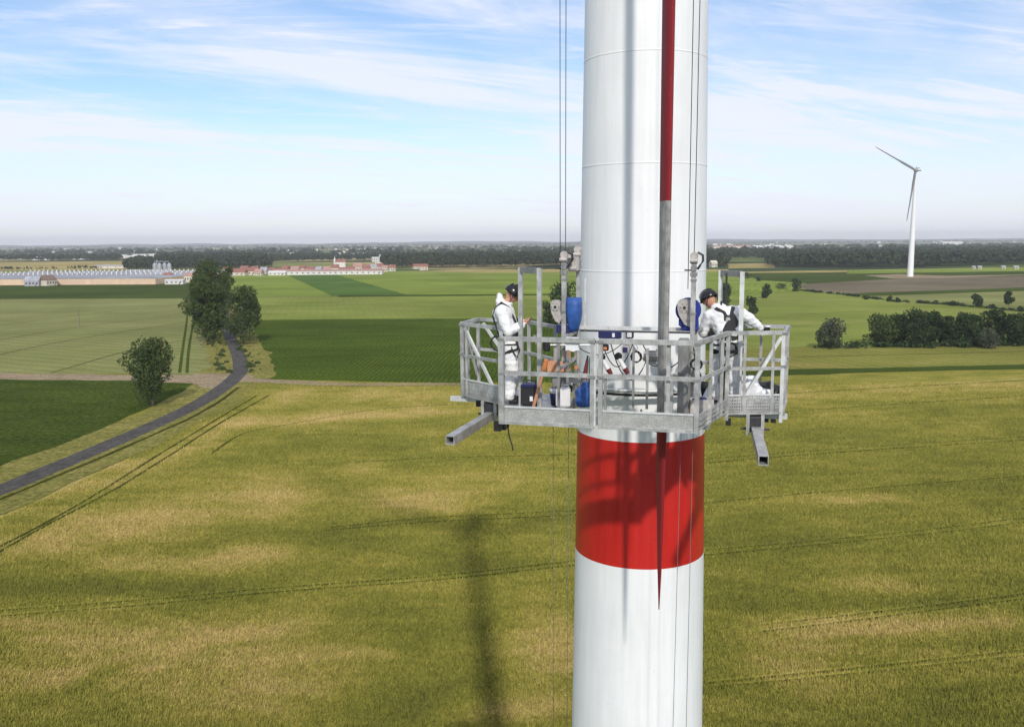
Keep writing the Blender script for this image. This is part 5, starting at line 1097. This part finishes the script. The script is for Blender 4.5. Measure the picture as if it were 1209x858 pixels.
def house(name, b, rz, L, W, h, rise, label, cat, wall='plaster', roof='roof_red', group=None, nwin=4, chim=True):
    t = empty(name, b, rz, label, cat, group); bm = BM(); box(bm, (0, 0, h / 2), (L, W, h))
    for s in (-1, 1):
        v = [bm.verts.new((s * L / 2, -W / 2, h)), bm.verts.new((s * L / 2, W / 2, h)), bm.verts.new((s * L / 2, 0, h + rise * .94))]; bm.faces.new(v)
    obj('wall', bm, M[wall], t); rf = obj('roof', gable(BM(), L, W, h + .01, rise), M[roof], t)
    if chim: obj('chimney', box(BM(), (L * .2, W * .1, h + rise * .9), (.7, .7, 1.6)), M['roof_brown'], rf)
    for k in range(nwin): obj('window', box(BM(), (-L / 2 + L * (k + .5) / nwin, -W / 2 - .02, h * .55), (min(1.4, L / nwin * .45), .08, h * .3)), M['window'], t)
    obj('door', box(BM(), (L / 2 - L * .5 / nwin - 1.1, -W / 2 - .03, 1.05), (.9, .08, 2.1)), M['roof_brown'], t); return t
# greenhouse: one long glazed block of many small gabled bays
def greenhouse():
    a = at(-90, 337.2); b_ = at(184, 335.8); ux = (b_ - a); L = ux.length; ux.normalize(); ang = math.atan2(ux.y, ux.x); dep = 175; hw = 5.3; t = empty('greenhouse', a, ang, 'very long low greenhouse with cream glazing and sawtooth grey roof at the far left', 'greenhouse')
    n = 44; bw = L / n; obj('wall', box(BM(), (L / 2, dep / 2, hw / 2), (L, dep, hw)), M['cream_glass'], t)
    bm = BM()
    for k in range(n):
        x0, x1, xm = k * bw, (k + 1) * bw, (k + .5) * bw; z = hw + .02; v = [bm.verts.new(p) for p in ((x0, -.3, z), (x1, -.3, z), (xm, -.3, z + 1.5), (x0, dep, z), (x1, dep, z), (xm, dep, z + 1.5))]
        for f in ((0, 1, 2), (3, 5, 4), (0, 2, 5, 3), (1, 4, 5, 2)): bm.faces.new([v[i] for i in f])
    bmesh.ops.recalc_face_normals(bm, faces=bm.faces); obj('roof', bm, M['glass_roof'], t)
    bm = BM()
    for k in range(n):
        for dy in (8, 60, 110): box(bm, ((k + .2) * bw, dep - dy, hw + 2.0), (1.0, 2, 2.6))
    v_ = obj('roof_vents', bm, M['plaster_w'], t); v_['kind'] = 'stuff'
    bm = BM()
    for k in range(n * 2): box(bm, ((k + .5) * bw / 2, -.06, hw * .5), (.25, .1, hw))
    for z in (hw * .34, hw * .68, hw): box(bm, (L / 2, -.08, z), (L, .1, .22))
    g_ = obj('glazing_bars', bm, M['plaster'], t); g_['kind'] = 'stuff'
greenhouse()
def hp(name, x, y, rz, Lp, W, h, rise, label, cat='house', **k):
    b = at(x, y); s = FPX / (b - Vector((0, 0, H))).dot(fw); return house(name, b, rz, Lp / s, W, h, rise, label, cat, **k)
hp('shed', 40, 337.6, .1, 16, 9, 4.5, 4, 'grey roofed shed in front of the long greenhouse at the left', 'shed', roof='roof_grey', wall='roof_grey', chim=False)
hp('shed', 57, 337.2, R(70), 15, 9, 5, 4.5, 'brown roofed barn in front of the long greenhouse, right of the grey shed', 'barn', roof='roof_brown', chim=False)
hp('house', 199, 333, .1, 9, 8, 5, 4, 'red roofed house right of the end of the long greenhouse')
hp('shed', 207, 335.6, .05, 21, 8, 3.5, 1, 'low white shed beside the road clump trees', 'shed', wall='plaster_w', roof='plaster_w', chim=False)
hp('house', 226, 333, -.1, 12, 9, 6, 3, 'pale house with a flat reddish roof half behind the roadside trees', roof='roof_red2')
hp('shed', 190, 331, .2, 14, 12, 6, 3, 'grey hall behind the red roofed house left of the road trees', 'shed', wall='roof_grey', roof='roof_grey', chim=False)
hp('shed', 168, 327, .1, 34, 14, 5, 3, 'grey hall in front of the silos', 'shed', wall='roof_grey', roof='roof_grey', chim=False)
SI = []
for k, (x, y, lb) in enumerate(((183.5, 325, 'leftmost of the four tall steel silos'), (189, 325.3, 'second from left of the four tall steel silos'), (195, 325, 'third from left of the four tall steel silos'), (200.5, 325.3, 'rightmost of the four tall steel silos'))):
    b = at(x, y); t = empty('grain_silo', b, 0, lb, 'silo', 'tall steel silos behind the greenhouse'); obj('silo_wall', lathe(BM(), [(2.35, 0), (2.35, 12.5)], 18), M['silo'], t, True); obj('silo_roof', cyl(BM(), (0, 0, 12.5), (0, 0, 14.6), 2.5, .3, 18), M['roof_grey'], t)
    bm = BM(); 
    for z in np.arange(1.5, 12.5, 1.5): lathe(bm, [(2.36, z - .08), (2.44, z), (2.36, z + .08)], 18)
    obj('silo_bands', bm, M['silo'], t, True)
t = empty('silo_walkway', at(192, 324.2), .02, 'steel catwalk and elevator leg over the silos', 'catwalk'); bm = BM(); box(bm, (0, 0, 15.4), (17, 1, .5)); obj('walkway', bm, M['silo'], t); obj('elevator_leg', box(BM(), (-6.5, 1.5, 8.5), (1, 1, 17)), M['roof_grey'], t)
# village: houses along the street
rv = np.random.RandomState(5); VIL = []
DIR = ['behind the roadside clump', 'at the left end of the village', 'in the left part of the village', 'in the middle of the village', 'right of the village middle', 'at the right end of the village']
def vlab(i, x, wall, roof, w_):
    return 'small %s house with %s roof, %s' % ({'plaster': 'cream', 'plaster_w': 'white'}[wall], {'roof_red': 'red tiled', 'roof_red2': 'faded red', 'roof_grey': 'grey', 'roof_brown': 'brown'}[roof], w_)
hs = [(282, 325, 18), (296, 324.6, 14), (306, 325, 10), (270, 323, 12), (289, 321.5, 9), (301, 321, 9), (312, 323, 9), (321, 322, 8), (331, 323.8, 9), (338, 321.6, 8), (349, 323.4, 9), (358, 321.2, 8), (367, 322.9, 10), (377, 321, 8), (386, 322.8, 8), (396, 320.7, 8), (405, 322.4, 9), (414, 320.4, 9), (423, 319.4, 12), (433, 320.9, 9), (441, 319.6, 8), (449, 318.5, 9), (455, 320.6, 8), (463, 319.8, 8), (500, 318.5, 12), (492, 317.2, 8)]
where = ['cream front house nearest the roadside trees', 'second house right of the roadside trees', 'third house right of the roadside trees', 'half hidden by the roadside trees', 'back row behind the second house', 'back row behind the third house', 'beside the gap before the long hall', 'back row over the gap', 'above the left end of the long hall', 'behind the left end of the long hall', 'above the hall, left quarter', 'back row over the hall, left quarter', 'above the hall below the church, left side', 'back row just left of the church', 'above the hall right below the church', 'back row just right of the church', 'above the hall, middle', 'back row over the hall middle', 'largest roof above the hall', 'above the hall right of the largest roof', 'back row below the white block, left', 'back row below the white block, right', 'above the right end of the hall', 'at the very right end of the hall', 'alone in the fields right of the village', 'behind the lone farm right of the village']
for i, (x, y, w_) in enumerate(hs):
    wall = 'plaster_w' if i in (3, 8, 14, 21) else 'plaster'; roof = ['roof_red', 'roof_red', 'roof_red2', 'roof_red'][i % 4] if i not in (6, 13, 20) else 'roof_grey'
    hp('house', x, y + .3, rv.uniform(-.3, .3), w_ * rv.uniform(.8, 1.1), 8.5, rv.uniform(3.2, 5), rv.uniform(3.2, 4.6) * (1.4 if i == 18 else 1), vlab(i, x, wall, roof, where[i]), wall=wall, roof=roof, group='village houses', nwin=3)
hp('storage_hall', 388, 324.2, .018, 128, 14, 4.2, 1.9, 'very long low hall with white walls and faded pink roof along the village edge', 'hall', wall='plaster_w', roof='roof_red2', nwin=20, chim=False)
hp('shed', 328, 325.0, .02, 20, 10, 3, 2, 'low white shed at the left end of the long pink roofed hall', 'shed', wall='plaster_w', roof='plaster_w', chim=False)
b = at(395.5, 316); t = empty('church', b, .2, 'small church with a slim white spire over the village', 'church'); obj('tower', box(BM(), (0, 0, 4.5), (3.0, 3.0, 9)), M['plaster_w'], t); obj('spire', cyl(BM(), (0, 0, 9), (0, 0, 16), 2.0, .1, 8), M['plaster_w'], t); obj('nave', box(BM(), (8, 0, 4), (14, 8, 8)), M['plaster_w'], t); bm = gable(BM(), 14, 8, 8.02, 4); bmesh.ops.translate(bm, verts=bm.verts, vec=(8, 0, 0)); obj('roof', bm, M['roof_red'], t)
for k, (x, y, w_, lb) in enumerate(((444, 309, 9, 'white block left in the bright group over the village'), (452, 308, 8, 'middle white tall block of the bright group over the village'), (449, 311, 12, 'lower front white building of the bright group'))): hp('apartment_block', x, y, .1 * k, w_, 12, (8, 11, 5)[k], 1, lb, 'building', wall='plaster_w', roof='plaster_w', chim=False)
# far white greenhouses and halls
FW = [(17, 305, 27, 'left long white glasshouse beyond the meadow'), (46, 306, 9, 'small white hall left of the middle glasshouses'), (58, 306, 7, 'bright small white hall next to the small white one'), (82, 303.6, 26, 'left middle long white glasshouse'), (113, 303.4, 24, 'middle long white glasshouse'), (140, 303.6, 20, 'right middle long white glasshouse'), (166, 302.4, 16, 'white glasshouse just left of the dark wood'), (182, 302, 12, 'rightmost white glasshouse above the silos'), (96, 305.2, 15, 'lower white hall below the long glasshouses'), (155, 304.6, 10, 'low white hall below the right glasshouse')]
for k, (x, y, w_, lb) in enumerate(FW): hp('glasshouse', x, y + 1.2, .03, w_, 25, 6, 2.4, lb, 'glasshouse', wall='plaster_w', roof='plaster_w', chim=False, group='far white glasshouses at the left', nwin=3)
hp('storage_hall', 134, 317, .02, 40, 12, 4, 1.5, 'long low pale hall in the meadow behind the greenhouse', 'hall', wall='plaster', roof='roof_grey', chim=False)
hp('cottage', 842, 315.5, .2, 7, 9, 6, 3, 'cream cottage at the wood edge just right of the tower', wall='plaster', roof='plaster')
for k, (x, y, w_, lb) in enumerate(((863, 297, 46, 'long pale hall at the far horizon right of the tower'), (893, 297.5, 10, 'white hall in the far group right of the tower, left one'), (905, 297.2, 8, 'white hall in the far group right of the tower, middle one'), (917, 297.4, 10, 'white hall in the far group right of the tower, right one'), (929, 297.0, 8, 'last small white hall of the far group right of the tower'), (1122, 289.6, 24, 'pale pinkish works on the horizon right of the far turbine'))): hp('far_hall', x, y, 0, w_, 60, 16, 4, lb, 'hall', wall='plaster_w' if k else 'plaster', roof='plaster_w' if k else 'roof_red2', chim=False, nwin=3)
for k, (x, y, w_, lb) in enumerate(((1149, 317.6, 3, 'tiny white cabin left under the forest at the right edge'), (1156, 317.6, 4, 'tiny white cabin under the forest near the right edge'), (1184, 317.2, 4, 'white house left of two at the forest foot by the right edge'), (1199, 317.4, 5, 'white house at the forest foot right by the picture edge'))): hp('cabin', x, y, 0, w_, 5, 2.6, 1.2, lb, 'cabin', wall='plaster', roof='roof_grey', chim=False, nwin=2)
# scattered far white settlement specks (too many and too small to tell apart)
bm = BM(); rs = np.random.RandomState(9)
for k in range(190):
    x, y = rs.uniform(300, 470) if k < 90 else rs.uniform(-40, 1240), 0
    y = rs.uniform(301, 306) if k < 90 else rs.uniform(291.5, 299.5) - 8.3 * x / 1209 + 2
    p = at(x, y); D = p.length; w_ = D * rs.uniform(.0012, .0035); box(bm, (p.x, p.y, w_ * .3), (w_ * rs.uniform(.7, 1.6), w_ * .7, w_ * .5 + 6), rs.uniform(-.4, .4))
tag(obj('far_settlement', bm, M['plaster_w']), kind='stuff')
for x, y, hp_, lb in ((94, 385, 20, 'lone thin utility pole in the pale green field at the left'), (239.5, 411, 9, 'short marker post by the largest roadside tree')):
    b = at(x, y); s = FPX / (b - Vector((0, 0, H))).dot(fw); t = empty('utility_pole', b, 0, lb, 'pole'); obj('pole', cyl(BM(), (0, 0, 0), (0, 0, hp_ / s), .16, .12, 8), M['bark'], t); obj('crossarm', box(BM(), (0, 0, hp_ / s - .5), (1.6 if hp_ > 10 else .5, .12, .12)), M['bark'], t)

# ------------------------------------------------------------------ air
HZ = NT('haze_air'); HZ.n.remove(HZ.b); pv = HZ.new('ShaderNodeVolumePrincipled'); pv.inputs['Color'].default_value = (.96, .97, 1.0, 1); pv.inputs['Density'].default_value = 0.000090; pv.inputs['Anisotropy'].default_value = 0
HZ.l.new(pv.outputs[0], HZ.n['Material Output'].inputs['Volume'])
tag(obj('haze', box(BM(), (0, 0, 64), (29400, 29400, 132)), HZ.m), kind='stuff')
